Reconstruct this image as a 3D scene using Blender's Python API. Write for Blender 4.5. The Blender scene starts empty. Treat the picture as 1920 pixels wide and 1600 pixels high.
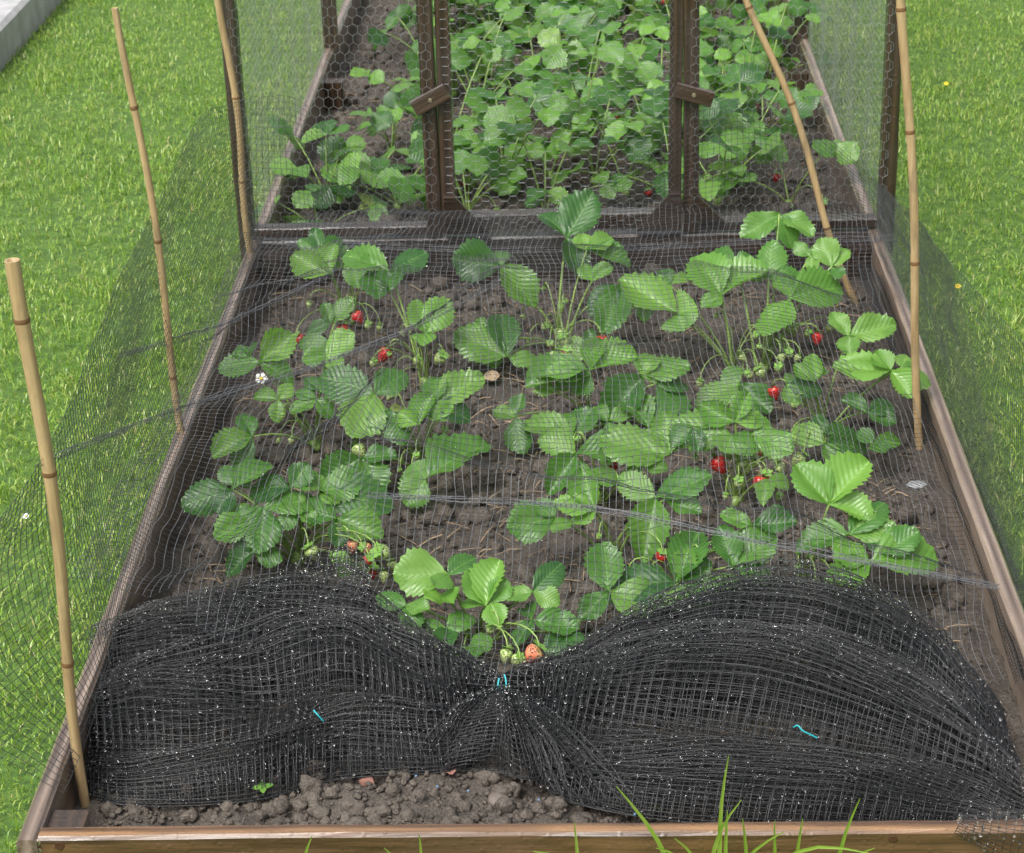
import bpy, math, random
import numpy as np
from mathutils import Matrix, Vector
random.seed(7); rng = np.random.default_rng(7)
sc = bpy.context.scene
col = sc.collection
# ------------------------------------------------------------------ camera
F, PITCH, YAW, ROLL = 4025.0, math.radians(25.2), math.radians(2.161), math.radians(-1.695)
CAM = np.array([0.0363, 0.0, 1.549])
def _axes():
    cy, sy, cp, sp = math.cos(YAW), math.sin(YAW), math.cos(PITCH), math.sin(PITCH)
    fwd = np.array([-sy*cp, cy*cp, -sp]); right = np.array([cy, sy, 0.0]); up = np.cross(right, fwd)
    c, s = math.cos(ROLL), math.sin(ROLL)
    return c*right+s*up, c*up-s*right, fwd
RT, UP, FW = _axes()
cd = bpy.data.cameras.new('camera'); cam = bpy.data.objects.new('camera', cd); col.objects.link(cam)
cd.sensor_width = 36.0; cd.lens = F/1920*36.0; cd.clip_start = .05; cd.clip_end = 500
M = Matrix.Identity(4)
for i in range(3):
    M[i][0], M[i][1], M[i][2], M[i][3] = RT[i], UP[i], -FW[i], CAM[i]
cam.matrix_world = M
sc.camera = cam
cd.dof.use_dof = True; cd.dof.focus_distance = 2.6; cd.dof.aperture_fstop = 22
def ray(px, py):
    return RT*(px-960)/F - UP*(py-800)/F + FW
def onz(px, py, z):
    d = ray(px, py); return CAM + d*((z-CAM[2])/d[2])
def ony(px, py, Y):
    d = ray(px, py); return CAM + d*((Y-CAM[1])/d[1])
def ondepth(px, py, dep):
    return CAM + ray(px, py)*dep
def depth(P): return float((np.asarray(P)-CAM) @ FW)
# ------------------------------------------------------------------ world, sun, exposure
SUN_EL, SUN_AZ = math.radians(58), math.radians(215)
w = bpy.data.worlds.new('World'); sc.world = w; w.use_nodes = True
nt = w.node_tree; bg = nt.nodes['Background']
sky = nt.nodes.new('ShaderNodeTexSky'); sky.sky_type = 'NISHITA'; sky.sun_disc = False
sky.sun_elevation = SUN_EL; sky.sun_rotation = SUN_AZ; sky.dust_density = 6; sky.air_density = 1.0; sky.ozone_density = 1.0
hs = nt.nodes.new('ShaderNodeHueSaturation'); hs.inputs['Saturation'].default_value = 0.28
nt.links.new(sky.outputs[0], hs.inputs['Color']); nt.links.new(hs.outputs[0], bg.inputs['Color'])
bg.inputs['Strength'].default_value = 0.13
sd = bpy.data.lights.new('sun', 'SUN'); sd.energy = 1.3; sd.angle = math.radians(25); sd.color = (1, .97, .92)
so = bpy.data.objects.new('sun', sd); col.objects.link(so)
dirv = Vector((math.sin(SUN_AZ)*math.cos(SUN_EL), math.cos(SUN_AZ)*math.cos(SUN_EL), math.sin(SUN_EL)))
so.rotation_euler = dirv.to_track_quat('Z', 'Y').to_euler(); so.location = (0, 0, 6)
sc.view_settings.view_transform = 'Standard'; sc.view_settings.look = 'None'
sc.view_settings.exposure = 0.98; sc.view_settings.gamma = 1.0

# ------------------------------------------------------------------ helpers
def tag(o, label=None, cat=None, group=None, kind=None):
    if label: o['label'] = label
    if cat: o['category'] = cat
    if group: o['group'] = group
    if kind: o['kind'] = kind
    return o
def mesh_np(name, V, quads=None, tris=None, smooth=False, mats=()):
    me = bpy.data.meshes.new(name)
    V = np.asarray(V, np.float32).reshape(-1, 3)
    q = np.zeros((0, 4), np.int32) if quads is None or len(quads) == 0 else np.asarray(quads, np.int32)
    t = np.zeros((0, 3), np.int32) if tris is None or len(tris) == 0 else np.asarray(tris, np.int32)
    me.vertices.add(len(V)); me.vertices.foreach_set('co', V.ravel())
    loops = np.concatenate([q.ravel(), t.ravel()]).astype(np.int32)
    me.loops.add(len(loops)); me.loops.foreach_set('vertex_index', loops)
    me.polygons.add(len(q)+len(t))
    st = np.concatenate([np.arange(len(q))*4, len(q)*4+np.arange(len(t))*3]).astype(np.int32)
    me.polygons.foreach_set('loop_start', st)
    me.polygons.foreach_set('use_smooth', np.full(len(st), bool(smooth)))
    for m in mats: me.materials.append(m)
    me.update(calc_edges=True); me.validate()
    return me
def link(name, me, parent=None, mat=None, loc=None):
    o = bpy.data.objects.new(name, me); col.objects.link(o)
    if parent is not None: o.parent = parent
    if mat is not None and not me.materials: me.materials.append(mat)
    if loc is not None: o.location = loc
    return o
def empty(name, loc=(0, 0, 0)):
    o = bpy.data.objects.new(name, None); col.objects.link(o); o.location = [float(a) for a in loc]; o.empty_display_size = .05
    return o
class G:                                    # geometry collector
    def __init__(s): s.V = []; s.Q = []; s.T = []; s.n = 0
    def add(s, V, quads=None, tris=None):
        V = np.asarray(V, float).reshape(-1, 3); s.V.append(V)
        if quads is not None and len(quads): s.Q.append(np.asarray(quads)+s.n)
        if tris is not None and len(tris): s.T.append(np.asarray(tris)+s.n)
        s.n += len(V)
    def mesh(s, name, smooth=False, mats=()):
        return mesh_np(name, np.concatenate(s.V), np.concatenate(s.Q) if s.Q else None, np.concatenate(s.T) if s.T else None, smooth, mats)
def nrm(v, axis=-1): return v/np.maximum(np.linalg.norm(v, axis=axis, keepdims=True), 1e-9)
def tubes(P, r, k=3, ref=(.31, .23, 1.0)):
    """P (n, m, 3): n polylines of m points -> k-sided tubes; r scalar or (n, m)"""
    P = np.asarray(P, float); n, m, _ = P.shape
    T = nrm(np.gradient(P, axis=1)); A = nrm(np.cross(T, np.array(ref))); B = np.cross(T, A)
    r = np.broadcast_to(np.asarray(r, float), (n, m))[..., None, None]
    an = np.arange(k)/k*2*math.pi
    V = P[:, :, None, :] + r*(A[:, :, None, :]*np.cos(an)[None, None, :, None] + B[:, :, None, :]*np.sin(an)[None, None, :, None])
    idx = np.arange(n*m*k).reshape(n, m, k)
    a = idx[:, :-1, :]; b = np.roll(a, -1, axis=2); d = idx[:, 1:, :]; c = np.roll(d, -1, axis=2)
    return V.reshape(-1, 3), np.stack([a, b, c, d], -1).reshape(-1, 4)
def bez(p0, p1, p2, p3, n):
    t = np.linspace(0, 1, n)[:, None]
    return (1-t)**3*p0 + 3*(1-t)**2*t*p1 + 3*(1-t)*t*t*p2 + t**3*p3
def interp_poly(pts, n):
    pts = np.asarray(pts, float); d = np.r_[0, np.cumsum(np.linalg.norm(np.diff(pts, axis=0), axis=1))]
    # smooth (Catmull-like) resample
    t = np.linspace(0, d[-1], n)
    out = np.stack([np.interp(t, d, pts[:, i]) for i in range(pts.shape[1])], 1)
    k = max(1, n//40)
    for _ in range(6):
        o = out.copy(); o[k:-k] = (out[:-2*k]+2*out[k:-k]+out[2*k:])/4; out = o
    return out
def vnoise(x, y, seed=0, oct=3, f=1.0):
    """cheap smooth value noise (numpy)"""
    x = np.asarray(x, float); y = np.asarray(y, float); tot = np.zeros(np.broadcast(x, y).shape); amp = 1.0
    tab = np.random.default_rng(seed).random((256, 256))*2-1
    for o in range(oct):
        X, Y = x*f+17.3*o, y*f+9.1*o; xi = np.floor(X).astype(int); yi = np.floor(Y).astype(int); fx = X-xi; fy = Y-yi
        fx = fx*fx*(3-2*fx); fy = fy*fy*(3-2*fy)
        g = lambda a, b: tab[a & 255, b & 255]
        tot += amp*((g(xi, yi)*(1-fx)+g(xi+1, yi)*fx)*(1-fy)+(g(xi, yi+1)*(1-fx)+g(xi+1, yi+1)*fx)*fy)
        amp *= .5; f *= 2
    return tot
def icos(sub=0):
    import bmesh
    bm = bmesh.new(); bmesh.ops.create_icosphere(bm, subdivisions=sub+1, radius=1)
    V = np.array([v.co[:] for v in bm.verts]); T = np.array([[v.index for v in f.verts] for f in bm.faces]); bm.free(); return V, T
ICO0, ICO1 = icos(0), icos(1)
ICO2 = icos(2)

# ------------------------------------------------------------------ materials
class N:
    def __init__(s, name):
        s.m = bpy.data.materials.new(name); s.m.use_nodes = True; s.t = s.m.node_tree
        s.b = s.t.nodes['Principled BSDF']; s.out = s.t.nodes['Material Output']
    def n(s, typ, **kw):
        nd = s.t.nodes.new('ShaderNode'+typ)
        for k, v in kw.items():
            if k in nd.inputs: nd.inputs[k].default_value = v
            else: setattr(nd, k, v)
        return nd
    def l(s, a, b): s.t.links.new(a, b)
    def ramp(s, fac, stops):
        r = s.n('ValToRGB'); e = r.color_ramp.elements
        while len(e) < len(stops): e.new(.5)
        for i, (p, c) in enumerate(stops): e[i].position = p; e[i].color = (*c, 1)
        s.l(fac, r.inputs[0]); return r.outputs[0]
    def math(s, op, a, b=None):
        m = s.n('Math', operation=op)
        for i, v in enumerate([a, b]):
            if v is None: continue
            if isinstance(v, (int, float)): m.inputs[i].default_value = v
            else: s.l(v, m.inputs[i])
        return m.outputs[0]
    def mix(s, fac, a, b, typ='MIX'):
        m = s.n('MixRGB', blend_type=typ)
        for i, v in enumerate([fac, a, b]):
            if isinstance(v, (int, float)): m.inputs[i].default_value = v
            elif isinstance(v, tuple): m.inputs[i].default_value = (*v, 1)
            else: s.l(v, m.inputs[i])
        return m.outputs[0]
    def noise(s, vec=None, scale=5, detail=4, rough=.55, out=0):
        n = s.n('TexNoise'); n.inputs['Scale'].default_value = scale; n.inputs['Detail'].default_value = detail; n.inputs['Roughness'].default_value = rough
        if vec is not None: s.l(vec, n.inputs['Vector'])
        return n.outputs[out]
    def mapping(s, vec, scale):
        m = s.n('Mapping'); m.inputs['Scale'].default_value = scale; s.l(vec, m.inputs['Vector']); return m.outputs[0]
    def bump(s, h, strength=.3, dist=.01):
        b = s.n('Bump'); b.inputs['Strength'].default_value = strength; b.inputs['Distance'].default_value = dist
        s.l(h, b.inputs['Height']); s.l(b.outputs[0], s.b.inputs['Normal']); return b.outputs[0]
    def P(s, **kw):
        for k, v in kw.items():
            k = k.replace('_', ' ')
            inp = s.b.inputs[k]
            if isinstance(v, tuple) and len(v) == 3: v = (*v, 1)
            if hasattr(v, 'node'): s.l(v, inp)
            else: inp.default_value = v
def M_wood(name, dark, light, wet, rough, coat):
    s = N(name); tc = s.n('TexCoord').outputs['Object']; info = s.n('ObjectInfo')
    off = s.n('VectorMath', operation='ADD'); s.l(tc, off.inputs[0]); s.l(info.outputs['Random'], off.inputs[1])
    st = s.mapping(off.outputs[0], (2.2, 38, 38))
    g = s.noise(st, 3.2, 6, .62); g2 = s.noise(off.outputs[0], 5.5, 3, .6)
    wv = s.n('TexWave', bands_direction='Y'); wv.inputs['Scale'].default_value = 1.2; wv.inputs['Distortion'].default_value = 5.5; wv.inputs['Detail'].default_value = 3
    s.l(s.mapping(off.outputs[0], (1.1, 16, 16)), wv.inputs['Vector'])
    f = s.math('ADD', s.math('MULTIPLY', g, .6), s.math('MULTIPLY', wv.outputs['Fac'], .4))
    c = s.ramp(f, [(.25, dark), (.52, tuple((a+b)/2 for a, b in zip(dark, light))), (.8, light)])
    c = s.mix(s.ramp(g2, [(.42, (0, 0, 0)), (.62, (1, 1, 1))]), c, wet, 'MIX')
    c2 = s.mix(.45, c, s.ramp(f, [(.25, dark), (.8, light)])); s.P(Base_Color=c2)
    drops = s.n('TexVoronoi'); drops.inputs['Scale'].default_value = 95; s.l(off.outputs[0], drops.inputs['Vector'])
    dr = s.ramp(drops.outputs['Distance'], [(.12, (1, 1, 1)), (.34, (0, 0, 0))])
    s.P(Roughness=s.ramp(g2, [(.38, (rough-.14,)*3), (.62, (rough+.16,)*3)]), Specular_IOR_Level=.65, Coat_Weight=coat, Coat_Roughness=.26)
    h = s.math('ADD', s.math('MULTIPLY', f, .8), s.math('MULTIPLY', dr, .12))
    s.bump(h, .8, .005); return s.m
m_board = M_wood('bed_timber', (.055, .032, .019), (.33, .25, .195), (.12, .085, .063), .42, .85)
m_front = M_wood('front_timber', (.042, .020, .009), (.30, .165, .075), (.10, .05, .022), .36, .4)
m_frame = M_wood('cage_timber', (.014, .0075, .004), (.062, .034, .018), (.026, .015, .009), .42, .9)
def M_soil(name, a, b, c, bumpd):
    s = N(name); tc = s.n('TexCoord').outputs['Object']
    n1 = s.noise(tc, 9, 5, .6); n2 = s.noise(tc, 75, 6, .7); n3 = s.noise(tc, 320, 3, .6)
    colr = s.ramp(s.math('ADD', s.math('MULTIPLY', n1, .45), s.math('MULTIPLY', n2, .55)), [(.33, a), (.5, b), (.68, c)])
    colr = s.mix(.35, colr, s.ramp(n3, [(.3, (.02, .017, .014)), (.7, (.22, .19, .16))]))
    s.P(Base_Color=colr, Roughness=s.ramp(n1, [(.35, (.45,)*3), (.6, (.85,)*3)]), Specular_IOR_Level=.4)
    s.bump(s.math('ADD', n2, s.math('MULTIPLY', n3, .5)), .9, bumpd); return s.m
m_soil = M_soil('soil', (.026, .021, .017), (.070, .058, .047), (.16, .133, .11), .012)
m_clod = M_soil('soil_clod', (.034, .027, .021), (.078, .063, .050), (.16, .134, .108), .006)
def M_leaf(name, dark, mid, light, sheen=.5):
    s = N(name); uv = s.n('UVMap').outputs[0]; sx = s.n('SeparateXYZ'); s.l(uv, sx.inputs[0])
    info = s.n('ObjectInfo').outputs['Random']; geo = s.n('NewGeometry')
    at = s.math('ABSOLUTE', s.math('SUBTRACT', sx.outputs[1], .5))
    ph = s.math('FRACT', s.math('MULTIPLY', s.math('SUBTRACT', sx.outputs[0], s.math('MULTIPLY', at, .72)), 9.0))
    vein = s.math('ABSOLUTE', s.math('SUBTRACT', ph, .5))                    # 0 .. .5, .5 at the vein
    vm = s.ramp(vein, [(.40, (0, 0, 0)), (.49, (1, 1, 1))])
    mid_rib = s.ramp(at, [(.008, (1, 1, 1)), (.03, (0, 0, 0))])
    v = s.math('MAXIMUM', s.math('MULTIPLY', vm, .45), mid_rib)
    ob = s.n('TexCoord').outputs['Object']; nz = s.noise(ob, 2.6, 4, .6)
    f = s.math('ADD', s.math('MULTIPLY', info, .62), s.math('MULTIPLY', nz, .42))
    c = s.ramp(f, [(.18, dark), (.5, mid), (.86, light)])
    c = s.mix(s.math('MULTIPLY', v, .20), c, tuple(min(1, x*1.7+.02) for x in light))
    c = s.mix(s.math('MULTIPLY', geo.outputs['Backfacing'], .45), c, (.17, .27, .12))
    old = s.ramp(info, [(.99, (0, 0, 0)), (.999, (1, 1, 1))]); c = s.mix(s.math('MULTIPLY', old, .5), c, (.24, .11, .035))
    blot = s.ramp(s.noise(ob, 9, 4, .7), [(.63, (0, 0, 0)), (.70, (1, 1, 1))]); c = s.mix(s.math('MULTIPLY', blot, .35), c, (.16, .20, .05))
    s.P(Base_Color=c, Roughness=s.ramp(nz, [(.35, (.24,)*3), (.65, (.5,)*3)]), Specular_IOR_Level=sheen)
    hh = s.math('SUBTRACT', s.math('MULTIPLY', s.math('MULTIPLY', vein, vein), -3.2), s.math('MULTIPLY', mid_rib, .5))
    nb = s.bump(hh, .13, .02)
    tr = s.n('BsdfTranslucent'); s.l(s.mix(.6, c, (.26, .50, .06)), tr.inputs['Color']); s.l(nb, tr.inputs['Normal'])
    mx = s.n('MixShader'); mx.inputs[0].default_value = .36; s.l(s.b.outputs[0], mx.inputs[1]); s.l(tr.outputs[0], mx.inputs[2]); s.l(mx.outputs[0], s.out.inputs[0])
    return s.m
m_leaf = M_leaf('strawberry_leaf', (.020, .078, .020), (.065, .18, .030), (.16, .31, .058))
m_leaff = M_leaf('inner_leaf', (.022, .082, .022), (.072, .19, .034), (.17, .32, .065))
m_leafy = M_leaf('young_leaf', (.085, .215, .030), (.13, .29, .045), (.18, .36, .06))
def plain(name, c, rough=.5, spec=.5, var=.25, scale=60, metal=0.0, bump=0):
    s = N(name); ob = s.n('TexCoord').outputs['Object']; nz = s.noise(ob, scale, 4, .6)
    lo = tuple(x*(1-var) for x in c); hi = tuple(min(1, x*(1+var)) for x in c)
    s.P(Base_Color=s.ramp(nz, [(.3, lo), (.7, hi)]), Roughness=rough, Specular_IOR_Level=spec, Metallic=metal)
    if bump: s.bump(nz, .5, bump)
    return s.m
m_stem = plain('stem', (.20, .30, .075), .4, .5, .3, 30)
m_calyx = plain('calyx', (.16, .32, .055), .5, .4, .25)
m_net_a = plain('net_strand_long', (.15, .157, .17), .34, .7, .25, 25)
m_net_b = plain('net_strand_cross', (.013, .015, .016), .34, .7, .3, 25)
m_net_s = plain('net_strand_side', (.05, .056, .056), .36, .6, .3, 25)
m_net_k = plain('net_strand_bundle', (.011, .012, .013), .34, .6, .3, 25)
m_wire = plain('galvanised_wire', (.33, .35, .35), .42, .5, .25, 90, .55)
m_tie = plain('twist_tie', (.02, .33, .36), .4, .5, .1)
m_petal = plain('petal', (.82, .82, .78), .6, .3, .05)
m_yellow = plain('yellow', (.72, .52, .03), .6, .3, .15)
m_screw = plain('screw', (.42, .36, .24), .35, .5, .2, 90, .8)
m_stone = plain('stone', (.12, .10, .085), .7, .4, .3, 40, 0, .003)
m_stoneg = plain('pale_stone', (.27, .28, .29), .6, .4, .15, 40, 0, .003)
m_dead = plain('dried_leaf', (.22, .105, .08), .7, .3, .35, 40)
m_straw = plain('straw', (.27, .20, .13), .7, .3, .6, 9)
m_blue = plain('slug_pellet', (.12, .22, .36), .6, .3, .1)
def M_berry(name, stops, seed):
    s = N(name); ob = s.n('TexCoord').outputs['Object']; sx = s.n('SeparateXYZ'); s.l(ob, sx.inputs[0])
    vo = s.n('TexVoronoi'); vo.inputs['Scale'].default_value = 5.2; s.l(ob, vo.inputs['Vector'])
    nz = s.noise(ob, 1.3, 2)
    c = s.ramp(s.math('ADD', s.math('MULTIPLY', sx.outputs[2], -.28), s.math('MULTIPLY', nz, .8)), stops)
    sd_ = s.ramp(vo.outputs['Distance'], [(.13, (1, 1, 1)), (.2, (0, 0, 0))])
    s.P(Base_Color=s.mix(sd_, c, seed), Roughness=.3, Specular_IOR_Level=.6)
    s.bump(s.ramp(vo.outputs['Distance'], [(.1, (0, 0, 0)), (.45, (1, 1, 1))]), .7, .12); return s.m
m_ripe = M_berry('ripe_berry', [(.15, (.50, .11, .035)), (.35, (.50, .02, .018)), (.8, (.36, .009, .012))], (.55, .32, .07))
m_half = M_berry('half_ripe_berry', [(.15, (.46, .40, .16)), (.45, (.60, .20, .11)), (.8, (.55, .06, .04))], (.55, .42, .2))
m_green = M_berry('green_berry', [(.2, (.26, .38, .11)), (.8, (.46, .52, .22))], (.19, .23, .06))
def M_grass():
    s = N('grass_blade'); geo = s.n('NewGeometry'); pos = geo.outputs['Position']
    n = s.noise(pos, 3.4, 5, .7); n2 = s.noise(pos, 14, 3, .6)
    f = s.math('ADD', s.math('MULTIPLY', geo.outputs['Random Per Island'], .40), s.math('ADD', s.math('MULTIPLY', n, .46), s.math('MULTIPLY', n2, .3)))
    c = s.ramp(f, [(.2, (.03, .095, .012)), (.40, (.105, .225, .022)), (.60, (.225, .355, .045)), (.85, (.42, .47, .14))])
    dry = s.ramp(geo.outputs['Random Per Island'], [(.955, (0, 0, 0)), (.965, (1, 1, 1))])
    c = s.mix(s.math('MULTIPLY', dry, .7), c, (.36, .30, .14))
    s.P(Base_Color=c, Roughness=.36, Specular_IOR_Level=.5)
    tr = s.n('BsdfTranslucent'); s.l(s.mix(.5, c, (.30, .52, .03)), tr.inputs['Color'])
    mx = s.n('MixShader'); mx.inputs[0].default_value = .32; s.l(s.b.outputs[0], mx.inputs[1]); s.l(tr.outputs[0], mx.inputs[2]); s.l(mx.outputs[0], s.out.inputs[0])
    return s.m
m_grass = M_grass()
def M_lawn():
    s = N('lawn'); pos = s.n('NewGeometry').outputs['Position']; n = s.noise(pos, 30, 5, .65); n2 = s.noise(pos, 1.5, 3)
    s.P(Base_Color=s.mix(s.math('MULTIPLY', n2, .5), s.ramp(n, [(.3, (.030, .065, .014)), (.55, (.075, .15, .020)), (.75, (.16, .20, .05))]), (.06, .13, .015)), Roughness=.9)
    s.bump(n, .8, .02); return s.m
m_lawn = M_lawn()
def M_bamboo():
    s = N('bamboo'); ob = s.n('TexCoord').outputs['Object']; info = s.n('ObjectInfo').outputs['Random']
    n = s.noise(s.mapping(ob, (60, 60, 2.5)), 3, 5, .6); n2 = s.noise(ob, 7, 3, .6)
    c = s.ramp(s.math('ADD', s.math('MULTIPLY', n, .6), s.math('MULTIPLY', n2, .4)), [(.3, (.22, .135, .062)), (.5, (.38, .27, .135)), (.7, (.49, .365, .20))])
    s.P(Base_Color=s.mix(s.ramp(s.noise(s.mapping(ob, (1, 1, .25)), 38, 5, .7), [(.5, (0, 0, 0)), (.72, (.75,)*3)]), s.mix(s.math('MULTIPLY', info, .35), c, (.36, .25, .12)), (.17, .125, .075)), Roughness=.45, Specular_IOR_Level=.5); s.bump(n, .2, .002); return s.m
m_bamboo = M_bamboo()
m_node = plain('bamboo_node', (.16, .085, .035), .55, .4, .3, 50)
def M_conc():
    s = N('concrete'); ob = s.n('TexCoord').outputs['Object']; n = s.noise(ob, 6, 6, .65); n2 = s.noise(s.mapping(ob, (9, 9, 1.2)), 2.4, 4, .6)
    c = s.mix(s.ramp(n2, [(.45, (0, 0, 0)), (.7, (.55,)*3)]), s.ramp(n, [(.3, (.24, .24, .245)), (.65, (.44, .435, .44))]), (.20, .20, .185))
    s.P(Base_Color=c, Roughness=.7); s.bump(n, .5, .01); return s.m
m_conc = M_conc()
def M_water():
    s = N('water_drop'); s.P(Base_Color=(1, 1, 1), Roughness=.05, IOR=1.33, Transmission_Weight=1.0, Specular_IOR_Level=.9); return s.m
m_water = M_water()
m_pane = plain('green_glass', (.14, .27, .24), .08, .6, .25, 6)

# ------------------------------------------------------------------ ground
ZT, ZS = .14, .07                            # board top, soil level
Y0, Y1, Y2 = 1.9416, 3.863, 6.35             # front face of bed, divider, far end
HB = .6                                      # half the bed's width
n = 90; gx = np.linspace(-40, 40, 61); gy = np.linspace(-20, 70, 61)
XX, YY = np.meshgrid(gx, gy); V = np.stack([XX, YY, np.full_like(XX, -.004)], -1).reshape(-1, 3)
idx = np.arange(61*61).reshape(61, 61)
lawn = link('lawn', mesh_np('lawn', V, np.stack([idx[:-1, :-1], idx[:-1, 1:], idx[1:, 1:], idx[1:, :-1]], -1).reshape(-1, 4)), None, m_lawn)
tag(lawn, 'mown garden lawn around the raised bed', 'lawn', kind='structure')
def grass_mesh(name, pts, L, W, bend, seed):
    r = np.random.default_rng(seed); n = len(pts); az = r.random(n)*2*math.pi; d = np.stack([np.cos(az), np.sin(az), 0*az], 1)
    wv = np.stack([-np.sin(az), np.cos(az), 0*az], 1)*(W/2)[:, None]
    tw = (r.random(n)-.5)*1.6; wv = wv*np.cos(tw)[:, None]+d*(W/2*np.sin(tw))[:, None]
    up = np.array([0, 0, 1.0])
    mid = pts+up*(L*.55*np.cos(bend*.5))[:, None]+d*(L*.55*np.sin(bend*.5))[:, None]
    tip = mid+up*(L*.5*np.cos(bend*1.45))[:, None]+d*(L*.5*np.sin(bend*1.45))[:, None]
    V = np.stack([pts-wv*.8, pts+wv*.8, mid+wv, mid-wv, tip], 1).reshape(-1, 3)
    b = np.arange(n)*5
    return mesh_np(name, V, np.stack([b, b+1, b+2, b+3], 1), np.stack([b+3, b+2, b+4], 1), True)
def scatter(x0, x1, y0, y1, dens):
    n = int((x1-x0)*(y1-y0)*dens); return np.stack([rng.uniform(x0, x1, n), rng.uniform(y0, y1, n), np.zeros(n)], 1)
areas = [(-2.5, -1.75, 2.6, 6.6, 8000), (-1.75, -.603, 1.55, 4.0, 19000), (-1.75, -.603, 4.0, 6.6, 13500), (.603, 1.6, 1.9, 4.0, 19000), (.603, 1.9, 4.0, 6.6, 13500), (-.9, 1.1, 1.72, Y0-.004, 9000), (-2.3, 2.2, 6.6, 7.6, 5000)]
P = np.concatenate([scatter(*a) for a in areas])
kd = vnoise(P[:, 0], P[:, 1], 5, 3, 5.0)
P = P[rng.random(len(P)) < .78+.35*kd]
# keep the grass off the concrete kerb in the far corner
KA, KB = onz(0, 132, 0), onz(118, 0, 0)
kdir = nrm((KB-KA)[:2]); knor = np.array([-kdir[1], kdir[0]])
side = (P[:, :2]-KA[:2])@knor
P = P[side < .0]
nb = len(P); kk = vnoise(P[:, 0], P[:, 1], 11, 3, 7.0)
L = rng.uniform(.010, .027, nb)*(1+.35*kk); edge = np.abs(np.abs(P[:, 0])-HB) < .035
L[edge] *= 1.35
Wd = rng.uniform(.0014, .0030, nb); bend = np.clip(rng.normal(.95, .5, nb), .05, 1.8)
grass = link('grass', grass_mesh('grass', P, L, Wd, bend, 3), None, m_grass)
tag(grass, 'short wet green lawn grass', 'grass', kind='stuff')

# soil in both beds
nx, ny = 200, 500
gx = np.linspace(-HB+.018, HB-.018, nx); gy = np.linspace(Y0+.018, Y2-.012, ny)
XX, YY = np.meshgrid(gx, gy)
def soil_z(x, y):
    return ZS+.012*vnoise(x, y, 21, 3, 6.0)+.0075*vnoise(x, y, 22, 3, 26.0)+.006*vnoise(x, y, 23, 2, 70.0)-.012
V = np.stack([XX, YY, soil_z(XX, YY)], -1).reshape(-1, 3); idx = np.arange(nx*ny).reshape(ny, nx)
soil = link('soil', mesh_np('soil', V, np.stack([idx[:-1, :-1], idx[:-1, 1:], idx[1:, 1:], idx[1:, :-1]], -1).reshape(-1, 4), None, True), None, m_soil)
tag(soil, 'dark damp crumbly soil filling the raised bed', 'soil', kind='structure')
def blobs(pts, r, tmpl, seed, sq=(.75, 1.0)):
    V0, T0 = tmpl; q = np.random.default_rng(seed); n = len(pts)
    V = np.repeat(V0[None], n, 0)*(1+.24*q.standard_normal((n, len(V0), 1)).clip(-1.2, 1.2))
    a = q.random(n)*6.283; c, s_ = np.cos(a)[:, None], np.sin(a)[:, None]
    sx = q.uniform(.8, 1.35, (n, 1)); V[..., 0] *= sx; V[..., 2] *= q.uniform(*sq, (n, 1))
    V = np.stack([V[..., 0]*c-V[..., 1]*s_, V[..., 0]*s_+V[..., 1]*c, V[..., 2]], -1)*np.asarray(r)[:, None, None]+pts[:, None]
    return V.reshape(-1, 3), (T0[None]+(np.arange(n)*len(V0))[:, None, None]).reshape(-1, 3)
g = G()
def clods(n, y0, y1, rlo, rhi, tmpl, seed, pw=2.5):
    q = np.random.default_rng(seed); x = q.uniform(-HB+.05, HB-.05, n); y = q.uniform(y0, y1, n)
    r = rlo+(rhi-rlo)*q.random(n)**pw
    p = np.stack([x, y, soil_z(x, y)+r*.25], 1); v, t = blobs(p, r, tmpl, seed+1); g.add(v, None, t)
clods(2100, Y0+.03, 2.32, .0025, .0115, ICO1, 31, 3.0)
clods(6000, Y0+.03, 2.4, .0013, .0048, ICO0, 33)
clods(1300, 2.3, 3.84, .005, .017, ICO1, 35, 2.2)
clods(6000, 2.3, 3.84, .002, .0075, ICO0, 37)
clods(800, 3.88, Y2-.05, .006, .02, ICO1, 39, 2)
clods(3500, 3.88, Y2-.05, .003, .010, ICO0, 41)
cl = link('soil_clods', g.mesh('soil_clods', True), None, m_clod); tag(cl, 'loose crumbs and clods of damp earth on the bed', 'soil', kind='stuff')
# straw and bark bits
n = 1900; g = G(); x = rng.uniform(-.54, .54, n); y = np.where(rng.random(n) < .75, rng.uniform(2.2, 3.8, n), rng.uniform(3.9, 6, n)); L = rng.uniform(.012, .05, n); a = rng.random(n)*3.1416
c = np.stack([x, y, soil_z(x, y)+.006], 1); d = np.stack([np.cos(a), np.sin(a), rng.normal(0, .14, n)], 1)*(L/2)[:, None]
mid = c+np.stack([0*x, 0*x, rng.uniform(0, .004, n)], 1)
v, q = tubes(np.stack([c-d, mid, c+d], 1), rng.uniform(.0004, .0012, n)[:, None]); g.add(v, q)
st = link('straw', g.mesh('straw', True), None, m_straw); tag(st, 'dry straw scraps scattered over the soil', 'straw', kind='stuff')

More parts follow.
